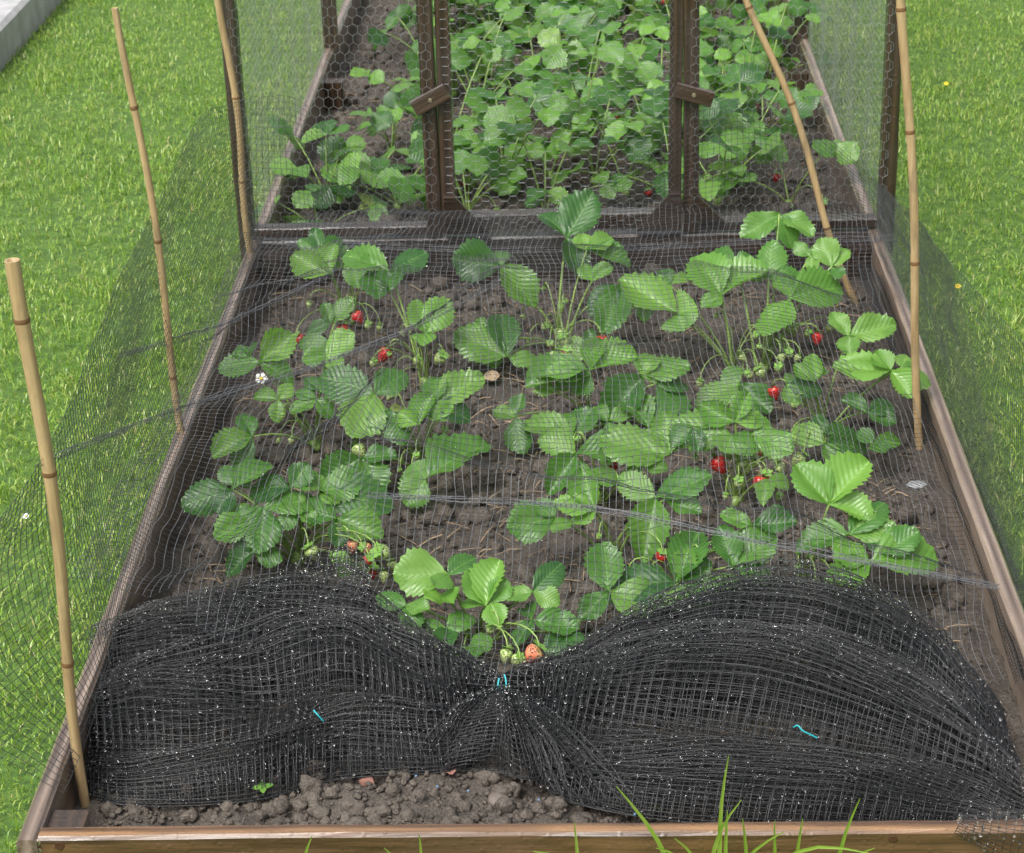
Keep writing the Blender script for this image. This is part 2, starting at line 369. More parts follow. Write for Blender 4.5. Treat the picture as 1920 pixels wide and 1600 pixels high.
# ------------------------------------------------------------------ timber helper
def beam_mesh(name, L, W, H, bev=.003, seed=0):
    """box centred, long axis x, slightly uneven, bevelled"""
    n = max(2, min(40, int(L/.05)))+1; x = np.linspace(-L/2, L/2, n); x[0] += 0; y, z = W/2, H/2; b = min(bev, W/4, H/4)
    sec = np.array([(-y+b, -z), (y-b, -z), (y, -z+b), (y, z-b), (y-b, z), (-y+b, z), (-y, z-b), (-y, -z+b)])
    q = np.random.default_rng(int(L*1e4) % 9973+seed); am = min(.0006, .03*min(W, H)) if L > .2 else .0003
    V = np.zeros((n, 8, 3)); V[..., 0] = x[:, None]; V[..., 1] = sec[None, :, 0]; V[..., 2] = sec[None, :, 1]
    jit = q.normal(0, am, (n, 8, 2))*.5; V[1:-1, :, 1:] += jit[1:-1]; k = np.linspace(0, 5, n)[:, None]; V[..., 1] += (am*1.6*np.sin(k*1.7+q.uniform(0, 6))); V[..., 2] += am*.8*np.sin(k*1.1+q.uniform(0, 6))
    idx = np.arange(n*8).reshape(n, 8); A = idx[:-1]; B = idx[1:]; Q = np.stack([A, np.roll(A, -1, 1), np.roll(B, -1, 1), B], -1).reshape(-1, 4)[:, ::-1]
    T_ = [[0, i, i+1] for i in range(1, 7)]+[[(n-1)*8, (n-1)*8+i+1, (n-1)*8+i] for i in range(1, 7)]
    return mesh_np(name, V, Q, T_)
def beam(name, a, b, w, h, mat, parent, bev=.003, roll=0.0, upv=(0, 0, 1)):
    a = Vector([float(t) for t in a]); b = Vector([float(t) for t in b]); d = b-a
    me = beam_mesh(name, d.length, w, h, bev); o = link(name, me, parent, mat)
    x = d.normalized(); u = Vector(upv)
    if abs(x.dot(u)) > .95: u = Vector((0, 1, 0))
    y = u.cross(x).normalized(); z = x.cross(y)
    R = Matrix((x, y, z)).transposed().to_4x4() @ Matrix.Rotation(roll, 4, 'X')
    pl = parent.location if parent is not None else Vector()
    o.matrix_basis = Matrix.Translation((a+b)/2-pl) @ R
    return o
# ------------------------------------------------------------------ raised bed
bed = empty('raised_bed', (0, Y0, 0)); tag(bed, 'long raised bed framed with wet brown timber boards', 'raised bed')
T = .023
def board(a, b, name='board'): return beam(name, a, b, T, ZT, m_board, bed, .004)
z = ZT/2
fb = board((-HB+T+.001, Y0+T/2, z), (HB-T-.001, Y0+T/2, z), 'front_board'); fb.data.materials.clear(); fb.data.materials.append(m_front)
for s in (-1, 1):
    board((s*(HB-T/2), Y0-.006, z), (s*(HB-T/2), Y1+.02, z), 'side_board')
    board((s*(HB-T/2), Y1+.022, z), (s*(HB-T/2), Y2, z), 'side_board')
    for yy in (Y0+T+.024, Y1-.05, Y1+.055, 5.0, Y2-.05):       # pegs screwed to the inside of the boards
        beam('corner_peg', (s*(HB-T-.0228), yy, .0), (s*(HB-T-.0225), yy, ZT-.022 if yy > 2.2 else ZT-.012), .043, .043, m_frame, bed, .003)
beam('divider_board', (-HB+T+.001, Y1, z-.004), (HB-T-.001, Y1, z-.004), .034, ZT, m_frame, bed, .004)
board((-HB+T+.001, Y2-T/2, z), (HB-T-.001, Y2-T/2, z), 'end_board')
# knots and screw heads on the front board
def disc(name, c, nrmv, r, mat, parent, h=.0016):
    n = 12; a = np.arange(n)/n*6.2832; nv = Vector(nrmv); x = nv.orthogonal().normalized(); y = nv.cross(x)
    V = [(np.array(x)*math.cos(t)+np.array(y)*math.sin(t))*r for t in a]
    V = np.array(V); V2 = V*.8+np.array(nv)*h; top = np.array(nv)[None]*h
    tr = [[n+i, n+(i+1) % n, 2*n] for i in range(n)]
    qd = [[i, (i+1) % n, n+(i+1) % n, n+i] for i in range(n)]
    me = mesh_np(name, np.concatenate([V, V2, top]), qd, tr); o = link(name, me, parent, mat); o.location = Vector([float(t) for t in c])-(parent.location if parent else Vector())
    return o
m_knot = plain('knot', (.06, .026, .012), .5, .4, .3, 80)
for px, py, r in ((112, 1586, .006), (1674, 1573, .005)):
    p = ony(px, py, Y0); 
    if p[2] > .01: disc('knot', (p[0], Y0-.0005, p[2]), (0, -1, 0), r, m_knot, bed, .0005)
for px, py in ((70, 1580), (72, 1596)):
    p = ony(px, py, Y0); disc('screw', (p[0], Y0-.0005, p[2]), (0, -1, 0), .0045, m_screw, bed)

# ------------------------------------------------------------------ fruit cage
cage = empty('fruit_cage', (0, Y1, ZT)); tag(cage, 'dark stained timber fruit cage covered with hexagonal chicken wire', 'fruit cage')
YC = Y1-.001                                   # middle plane of the front frame
ZC0, ZC1 = ZT+.002, 1.02
def xat(px, py, Y): return ony(px, py, Y)[0]
xl, xr = xat(452, 300, YC), xat(1665, 300, YC)
# corner posts
PW = .034
for xx in (xl, xr):
    beam('corner_post', (xx, YC, ZC0-.05), (xx, YC, ZC1), PW*.86, PW, m_frame, cage, .002, upv=(0, 1, 0))
a0, a1 = xat(783, 30, YC), xat(812, 30, YC); b0, b1 = xat(815, 30, YC), xat(842, 30, YC)
c0, c1 = xat(1255, 30, YC), xat(1280, 30, YC); d0, d1 = xat(1283, 30, YC), xat(1312, 30, YC)
RH = .034
beam('bottom_rail', (xl+PW/2, YC, ZC0+.010), (a0, YC, ZC0+.010), .034, .018, m_frame, cage, .002)
beam('bottom_rail', (d1, YC, ZC0+.010), (xr-PW/2, YC, ZC0+.010), .034, .018, m_frame, cage, .002)
beam('upright', ((a0+a1)/2, YC, ZC0), ((a0+a1)/2, YC, ZC1-.036), a1-a0, .034, m_frame, cage, .002, upv=(0, 1, 0))
beam('upright', ((d0+d1)/2, YC, ZC0), ((d0+d1)/2, YC, ZC1-.036), d1-d0, .034, m_frame, cage, .002, upv=(0, 1, 0))
beam('top_rail', (xl+PW/2, YC, ZC1-.017), (xr-PW/2, YC, ZC1-.017), .034, .034, m_frame, cage, .002)
# door
door_bottom = ZC0+.004
door = beam('door', ((b0+b1)/2, YC, door_bottom), ((b0+b1)/2, YC, ZC1-.042), b1-b0, .034, m_frame, cage, .002, upv=(0, 1, 0))
door['label'] = 'cage door with diagonal corner gussets at its foot'
def sub(o, parent):
    mw = Matrix.Translation(cage.location) @ o.matrix_basis; pw = Matrix.Translation(cage.location) @ parent.matrix_basis
    o.parent = parent; o.matrix_basis = pw.inverted() @ mw; return o
sub(beam('stile', ((c0+c1)/2, YC, door_bottom), ((c0+c1)/2, YC, ZC1-.042), c1-c0, .034, m_frame, cage, .002, upv=(0, 1, 0)), door)
sub(beam('rail', (b1+.001, YC, door_bottom+.02), (c0-.001, YC, door_bottom+.02), .034, .030, m_frame, cage, .002), door)
sub(beam('rail', (b1+.001, YC, ZC1-.06), (c0-.001, YC, ZC1-.06), .034, .034, m_frame, cage, .002), door)
def gusset(xc, s):
    zb = door_bottom+.002; y0, y1 = YC-.0185-.009, YC-.0185
    pts = [(xc, zb), (xc+s*.062, zb), (xc, zb+.072), (xc-s*.022, zb+.072), (xc-s*.022, zb)]
    V = [(p[0], y, p[1]) for y in (y0, y1) for p in pts]
    V = np.array(V)-np.array([0, Y1, ZT]); f = [[0, 1, 2], [0, 2, 3], [0, 3, 4], [5, 7, 6], [5, 8, 7], [5, 9, 8]]
    qd = [[i, i+5, (i+1) % 5+5, (i+1) % 5] for i in range(5)]
    o = link('gusset', mesh_np('gusset', V, qd, f), cage, m_frame); return sub(o, door)
gusset(b1, 1); gusset(c0, -1)
# outer gussets at the feet of the uprights
def foot(xc, s):
    zb = ZC0+.022; y0, y1 = YC-.0185-.009, YC-.0185
    pts = [(xc, zb), (xc+s*.05, zb), (xc, zb+.05)]
    V = np.array([(p[0], y, p[1]) for y in (y0, y1) for p in pts])-np.array([0, Y1, ZT])
    link('gusset', mesh_np('gusset', V, [[i, i+3, (i+1) % 3+3, (i+1) % 3] for i in range(3)], [[0, 1, 2], [3, 5, 4]]), cage, m_frame)
foot(d1, 1)
# turn buttons
def turn(p, q, wd):
    A, B = ony(*p, YC-.03), ony(*q, YC-.03)
    o = beam('turn_button', A, B, .012, wd, m_frame, cage, .0015, upv=(0, 0, 1)); 
    Cn = (A+B)/2; dd = disc('screw', (Cn[0], Cn[1]-.0062, Cn[2]), (0, -1, 0), .0042, m_screw, cage)
    sub(dd, o)
turn((776, 204), (838, 170), .031); turn((1266, 168), (1336, 187), .029)
# rear posts standing on the side boards, top rails, far end
for s in (-1, 1):
    pyx = onz(612 if s < 0 else 1512, 88 if s < 0 else 70, ZT)
    for yy in (pyx[1], Y2-.03):
        beam('side_post', (s*(HB-.018), yy, ZT+.001), (s*(HB-.018), yy, ZC1), .034, .034, m_frame, cage, .002, upv=(0, 1, 0))
    beam('top_rail', (s*(HB-.021), Y1+.03, ZC1-.016), (s*(HB-.021), Y2-.05, ZC1-.016), .034, .03, m_frame, cage, .002)
beam('top_rail', (-HB+.05, Y2-.03, ZC1-.016), (HB-.05, Y2-.03, ZC1-.016), .034, .03, m_frame, cage, .002)
# chicken wire: regular hexagons; 'flat' puts the twisted sides level
def hexwire(name, W, H, pitch, place, parent, flat, r=.00032, seed=0, stretch=1.12):
    q = np.random.default_rng(seed); E = []
    dx = pitch; L = pitch/math.sqrt(3)*stretch; s = pitch/2/math.sqrt(3)*stretch
    if flat: W, H = H, W
    row_h = L+s; rows = int(H/row_h)+1; cols = int(W/dx)+1
    def jit(x, y): return x+.0006*np.sin(x*91+y*57), y+.0008*np.sin(x*63-y*83+1)
    for j in range(rows):
        off = dx/2 if j % 2 else 0; i = np.arange(cols); x = i*dx+off; y = np.full(cols, j*row_h)
        E.append(np.stack([x, y, x, y+L], 1)); E.append(np.stack([x, y+L, x+dx/2, y+L+s], 1)); E.append(np.stack([x, y+L, x-dx/2, y+L+s], 1))
    E = np.concatenate(E); E = E[(E[:, 0] <= W) & (E[:, 2] <= W) & (E[:, 2] >= 0) & (E[:, 1] <= H) & (E[:, 3] <= H)]
    tw = np.abs(E[:, 0]-E[:, 2]) < 1e-6
    A = np.stack(jit(E[:, 0], E[:, 1]), 1); B = np.stack(jit(E[:, 2], E[:, 3]), 1)
    if flat: A, B = A[:, ::-1], B[:, ::-1]
    PA, PB = place(A), place(B)
    v, qd = tubes(np.stack([PA, PB], 1), np.where(tw, r*1.7, r)[:, None].repeat(2, 1))
    v = v-np.array(parent.location) if parent is cage else v
    o = link(name, mesh_np(name, v, qd, None, True), parent, m_wire); tag(o, kind='stuff'); return o
def front_place(x0, z0, y):
    return lambda P: np.stack([x0+P[:, 0], y+.0015*np.sin(P[:, 0]*40+P[:, 1]*31), z0+P[:, 1]], 1)
yw = YC-.0195
hexwire('chicken_wire', a1-.006-xl, .84, .0175, front_place(xl, ZC0+.005, yw), cage, False, seed=1)
hexwire('chicken_wire', xr-d0-.012, .84, .0175, front_place(d0+.012, ZC0+.005, yw), cage, False, seed=2)
dw = hexwire('chicken_wire', c1-b0-.02, .82, .0175, front_place(b0+.01, door_bottom+.012, yw-.001), cage, True, seed=3); sub(dw, door)
for s in (-1, 1):
    pl = lambda P, s=s: np.stack([np.full(len(P), s*(HB+.0015))+s*.0015*np.sin(P[:, 0]*23), Y1-.02+P[:, 0], ZT-.03+P[:, 1]], 1)
    hexwire('chicken_wire', Y2-Y1, .88, .0175, pl, cage, False, r=.00032, seed=5)
pl = lambda P: np.stack([-HB+.02+P[:, 0], np.full(len(P), Y2-.008), ZT+.01+P[:, 1]], 1)
hexwire('chicken_wire', 2*HB-.04, .84, .0175, pl, cage, False, seed=6)

# ------------------------------------------------------------------ bamboo canes
def cane(label, base_px, tip_px, dY, r0, r1, nodes, bow=.006, base=None, cut=True):
    A = onz(*base_px, ZS) if base is None else base
    B = ony(*tip_px, A[1]+dY)
    root = empty('bamboo_cane', A); tag(root, label, 'cane', 'bamboo canes holding up the netting')
    n = 60; t = np.linspace(-.06, 1, n); dirn = B-A; sidev = nrm(np.cross(dirn, [0, 1, 0.1]))
    pts = A[None]+dirn[None]*t[:, None]+sidev[None]*(bow*np.sin(t*math.pi*2.2+1)+bow*.5*np.sin(t*7.0))[:, None]
    rr = (r0+(r1-r0)*t)*.9
    for nd in nodes: rr = rr*(1+.13*np.exp(-((t-nd)/.008)**2)-.03*np.exp(-((t-nd-.02)/.012)**2))
    m = 10; v, q = tubes((pts-A)[None], rr[None], m)
    g = G(); g.add(v, q)
    top = (pts-A)[-1]; tn = nrm(pts[-1]-pts[-2]); base_i = (n-1)*m
    rim = v[base_i:base_i+m]; inner = top+(rim-top)*.62; hole = inner-tn*.012; cen = (top-tn*.012)[None]
    V = np.concatenate([rim, inner, hole, cen]); qs = []; ts = []
    for i in range(m):
        j = (i+1) % m; qs += [[i, j, m+j, m+i], [m+i, m+j, 2*m+j, 2*m+i]]; ts.append([2*m+i, 2*m+j, 3*m])
    g.add(V, qs, ts)
    link('stem', g.mesh('stem', True), root, m_bamboo)
    for nd in nodes:
        k = np.interp([nd-.003, nd+.001, nd+.005], t, np.arange(n)); pp = np.stack([[np.interp(kk, np.arange(n), (pts-A)[:, i]) for i in range(3)] for kk in k])
        rad = np.interp(nd, t, rr)
        v, q = tubes(pp[None], np.array([[rad*1.02, rad*1.1, rad*1.02]]), 10); link('node_ring', mesh_np('node_ring', v, q, None, True), root, m_node)
    return A, B
c1A, c1B = cane('thick bamboo cane with a hollow cut top beside the front corner of the bed', (165, 1505), (32, 488), 0.0, .0066, .0092, (.28, .635, .90), .004)
c2A, c2B = cane('slim bamboo cane with a dark cut top along the lawn beside the timber board', (357, 885), (222, 15), 0.0, .0066, .0056, (.22, .52, .80), .004)
c3A, c3B = cane('bamboo cane standing close against a corner post of the cage', (475, 490), (412, -10), -.02, .0075, .0068, (.3, .62), .004, base=ony(474, 482, 3.775))
r1A, r1B = cane('straight pale bamboo cane rising beside the yellow flowered lawn', (1727, 838), (1692, -30), 0.0, .0070, .0078, (.42, .70, .95), .003)
r2A, r2B = cane('bamboo cane leaning diagonally across the chicken wire', (1600, 548), (1396, -30), .03, .0072, .0066, (.22, .62, .93), .006)

# ------------------------------------------------------------------ strawberry leaves
def leaflet_mesh(name, seed, nl=19, nc=7, drops=0, mat=None, fold=.28, curl=.22):
    q = np.random.default_rng(seed)
    s = np.linspace(0, 1, nl); half = .5*np.clip((np.sin(np.pi*np.clip(s, 0, 1)**1.12)**.66), 0, 1)*(1.0+.09*q.standard_normal())
    half = np.where(s < .25, half*(.62+1.52*s), half); half[0] = .012; half[-1] = .03
    teeth = np.where(np.arange(nl) % 2 == 1, 1.07, .92)*(1+.025*q.standard_normal(nl)); teeth[0] = 1; teeth[:3] = 1
    c = np.linspace(-1, 1, nc); V = np.zeros((nl, nc, 3)); UV = np.zeros((nl, nc, 2))
    tw = q.normal(0, .12); fo = fold*(1+.5*q.standard_normal()); cu = curl*(1+.5*q.standard_normal()); wav = q.uniform(0, 6); wamp = q.uniform(.02, .06); wfr = q.uniform(5, 12); asym = q.normal(0, 1); edg = q.uniform(-.15, .25)
    for i in range(nl):
        for j in range(nc):
            e = abs(c[j]); k = teeth[i] if e > .99 else 1.0
            y = half[i]*c[j]*k; x = s[i]+(.028 if (e > .99 and i % 2 == 1) else 0)-.02*e
            veinp = (s[i]-.36*e)*9.0
            z = fo*abs(y)*.9-cu*(s[i]**2)*.55-.42*max(0, fo)*y*y*1.2+.0022*math.cos(veinp*2*math.pi)*(.25+e)*(half[i]*2)+tw*y*s[i]
            z += wamp*e*math.sin(s[i]*wfr+wav+(2 if c[j] > 0 else 0)); y += .05*asym*math.sin(s[i]*3.1)*e; z -= edg*e**4*half[i]
            V[i, j] = (x, y, z); UV[i, j] = (s[i], .5+c[j]*half[i])
    idx = np.arange(nl*nc).reshape(nl, nc); Q = np.stack([idx[:-1, :-1], idx[1:, :-1], idx[1:, 1:], idx[:-1, 1:]], -1).reshape(-1, 4)
    Vf = V.reshape(-1, 3); nq = len(Q); T_ = None
    if drops:
        ii = q.integers(3, nl-1, drops); jj = q.integers(0, nc, drops)
        edge = q.random(drops) < .45; jj[edge] = np.where(q.random(edge.sum()) < .5, 0, nc-1)
        r = q.uniform(.010, .026, drops); pc = V[ii, jj]+np.array([0, 0, .006])+q.normal(0, .008, (drops, 3))*np.array([1, 1, 0])
        dv = (ICO0[0][None]*np.array([1, 1, .75])*r[:, None, None]+pc[:, None]).reshape(-1, 3)
        T_ = (ICO0[1][None]+(np.arange(drops)*len(ICO0[0]))[:, None, None]).reshape(-1, 3)+len(Vf); Vf = np.concatenate([Vf, dv])
    me = mesh_np(name, Vf, Q, T_, True, (mat, m_water))
    if drops:
        mi = np.zeros(len(me.polygons), np.int32); mi[nq:] = 1; me.polygons.foreach_set('material_index', mi)
    uvl = me.uv_layers.new(name='UVMap'); UVf = np.concatenate([UV.reshape(-1, 2), np.zeros((len(Vf)-nl*nc, 2))])
    li = np.zeros(len(me.loops), np.int32); me.loops.foreach_get('vertex_index', li); uvl.data.foreach_set('uv', UVf[li].astype(np.float32).ravel())
    return me
LF = [leaflet_mesh('leaflet', 100+i, drops=(44 if i % 3 == 0 else 12), mat=m_leaf, fold=(.10, .32, .55, .2, .4)[i % 5], curl=(.1, .4, .25, .7, -.1)[(i//2) % 5]) for i in range(20)]
LY = [leaflet_mesh('leaflet', 200+i, drops=4, mat=m_leafy, fold=(.45, .7)[i % 2], curl=(.1, -.15, .3)[i % 3]) for i in range(5)]
LB = [leaflet_mesh('leaflet', 300+i, nl=13, nc=5, drops=(10 if i % 3 == 0 else 0), mat=m_leaff, fold=(.1, .35, .25)[i % 3], curl=(.2, .4, .6)[i % 3]) for i in range(7)]
LBY = [leaflet_mesh('leaflet', 400+i, nl=13, nc=5, drops=0, mat=m_leafy, fold=.35, curl=.3) for i in range(3)]
def put_leaflet(parent, plant_loc, base, tip, width, me, face=.55, roll=0.0):
    a = tip-base; Ln = np.linalg.norm(a); a = a/Ln
    tc = nrm(CAM-base); n0 = np.array([0, 0, 1.0])*(1-face)+tc*face; n0 = n0-a*(n0@a); nl = np.linalg.norm(n0)
    n0 = n0/nl if nl > .05 else nrm(np.cross(a, [1, .2, 0])); b = np.cross(n0, a)
    c_, s_ = math.cos(roll), math.sin(roll); b, n0 = b*c_+n0*s_, n0*c_-b*s_
    m = Matrix.Identity(4); o = base-plant_loc
    for i in range(3): m[i][0], m[i][1], m[i][2], m[i][3] = a[i]*Ln, b[i]*width, n0[i]*Ln, o[i]
    ob = link('leaflet', me, parent); ob.matrix_basis = m; return ob
def petiole(plant, loc, A, B, r, sag=0.0, name='leaf', mat=None, seg=7):
    up = np.array([0, 0, 1.0]); d = B-A; L = np.linalg.norm(d)
    p1 = A+d*.3+up*(L*.18+sag); p2 = A+d*.75+up*(L*.10+sag*.5)
    pts = bez(A, p1, p2, B, seg)-loc; rr = np.linspace(r*1.15, r*.8, seg)
    v, q = tubes(pts[None], rr[None], 5); return link(name, mesh_np(name, v, q, None, True), plant, mat or m_stem)
# ---- fruit
def berry_mesh(name, mat, seed, sq=1.0):
    q = np.random.default_rng(seed); nr, ns = 9, 12; V = [(0, 0, .42)]; 
    for i in range(1, nr):
        t = i/nr; z = .42-1.42*t; r = (math.sin(math.pi*t**.62)**.8)*.62*(1-.1*t)*sq
        for k in range(ns):
            a = k/ns*6.2832; rr = r*(1+.05*math.sin(a*3+seed)+.03*q.standard_normal()); V.append((rr*math.cos(a), rr*math.sin(a), z))
    V.append((0, 0, -1.0)); Q = []; T_ = []
    for k in range(ns): T_.append([0, 1+k, 1+(k+1) % ns]); e = 1+(nr-2)*ns; T_.append([e+(k+1) % ns, e+k, len(V)-1])
    for i in range(nr-2):
        for k in range(ns): a = 1+i*ns; Q.append([a+k, a+ns+k, a+ns+(k+1) % ns, a+(k+1) % ns])
    return mesh_np(name, V, Q, T_, True, (mat,))
BR = [berry_mesh('strawberry', m_ripe, i) for i in range(3)]; BH = [berry_mesh('strawberry', m_half, 5)]; BG = [berry_mesh('strawberry', m_green, i+9, .98) for i in range(3)]
def calyx_mesh():
    V = []; T_ = []; n = 10
    for k in range(n):
        a = k/n*6.2832+(.1 if k % 2 else 0); L = .62 if k % 2 else .5; w_ = .16
        ca, sa = math.cos(a), math.sin(a); b = len(V)
        V += [(.08*ca-w_*sa*.6, .08*sa+w_*ca*.6, .46), (.08*ca+w_*sa*.6, .08*sa-w_*ca*.6, .46), (L*.6*ca-w_*sa, L*.6*sa+w_*ca, .49), (L*.6*ca+w_*sa, L*.6*sa-w_*ca, .49), (L*1.05*ca, L*1.05*sa, .56)]
        T_ += [[b, b+1, b+3], [b, b+3, b+2], [b+2, b+3, b+4]]
    return mesh_np('calyx', V, None, T_, True, (m_calyx,))
CAL = calyx_mesh()
def berry(plant, loc, base, pos, size, kind):
    """a hanging fruit under its calyx, on a stalk from the plant's crown"""
    me = random.choice({'r': BR, 'h': BH, 'g': BG}[kind]); o = link('strawberry', me, plant)
    R = Matrix.Rotation(random.uniform(-.7, .7), 4, 'X') @ Matrix.Rotation(random.uniform(-.7, .7), 4, 'Y') @ Matrix.Rotation(random.uniform(0, 6), 4, 'Z')
    o.matrix_basis = Matrix.Translation([float(t) for t in pos-loc]) @ R @ Matrix.Scale(size, 4)
    c = link('calyx', CAL, o); c.scale = (1.15, 1.15, 1.0)
    tp = np.array(o.matrix_basis @ Vector((0, 0, .45)))+loc; hi = tp+np.array([0, 0, .02])
    pts = bez(base, base+(tp-base)*.35+np.array([0, 0, .06]), hi+np.array([0, 0, .012]), tp, 8)-loc
    v, q = tubes(pts[None], np.full((1, 8), .0011), 4); link('fruit_stalk', mesh_np('fruit_stalk', v, q, None, True), plant, m_stem)
def flower_mesh():
    V = []; T_ = []
    for k in range(5):
        a0 = k/5*6.2832; b = len(V)
        V += [(.12*math.cos(a0), .12*math.sin(a0), .02)]
        for t in np.linspace(-.52, .52, 5): V.append((( .95-.25*abs(t))*math.cos(a0+t), (.95-.25*abs(t))*math.sin(a0+t), .12-.15*abs(t)))
        T_ += [[b, b+1+i, b+2+i] for i in range(4)]
    return mesh_np('petal', V, None, T_, True, (m_petal,))
FLW = flower_mesh(); vv, tt = ICO1; EYE = mesh_np('eye', vv*np.array([.28, .28, .16])+np.array([0, 0, .06]), None, tt, True, (m_yellow,))
def flower(plant, loc, base, pos, size, tilt=(-.8, .2)):
    o = link('flower', FLW, plant); o.matrix_basis = Matrix.Translation([float(t) for t in pos-loc]) @ Matrix.Rotation(-tilt[0], 4, 'X') @ Matrix.Rotation(tilt[1], 4, 'Y') @ Matrix.Scale(size, 4)
    link('eye', EYE, o)
    pts = bez(base, base+np.array([0, 0, .06]), pos-np.array([0, 0, .04]), pos, 7)-loc; v, q = tubes(pts[None], np.full((1, 7), .001), 4); link('flower_stalk', mesh_np('flower_stalk', v, q, None, True), plant, m_stem)

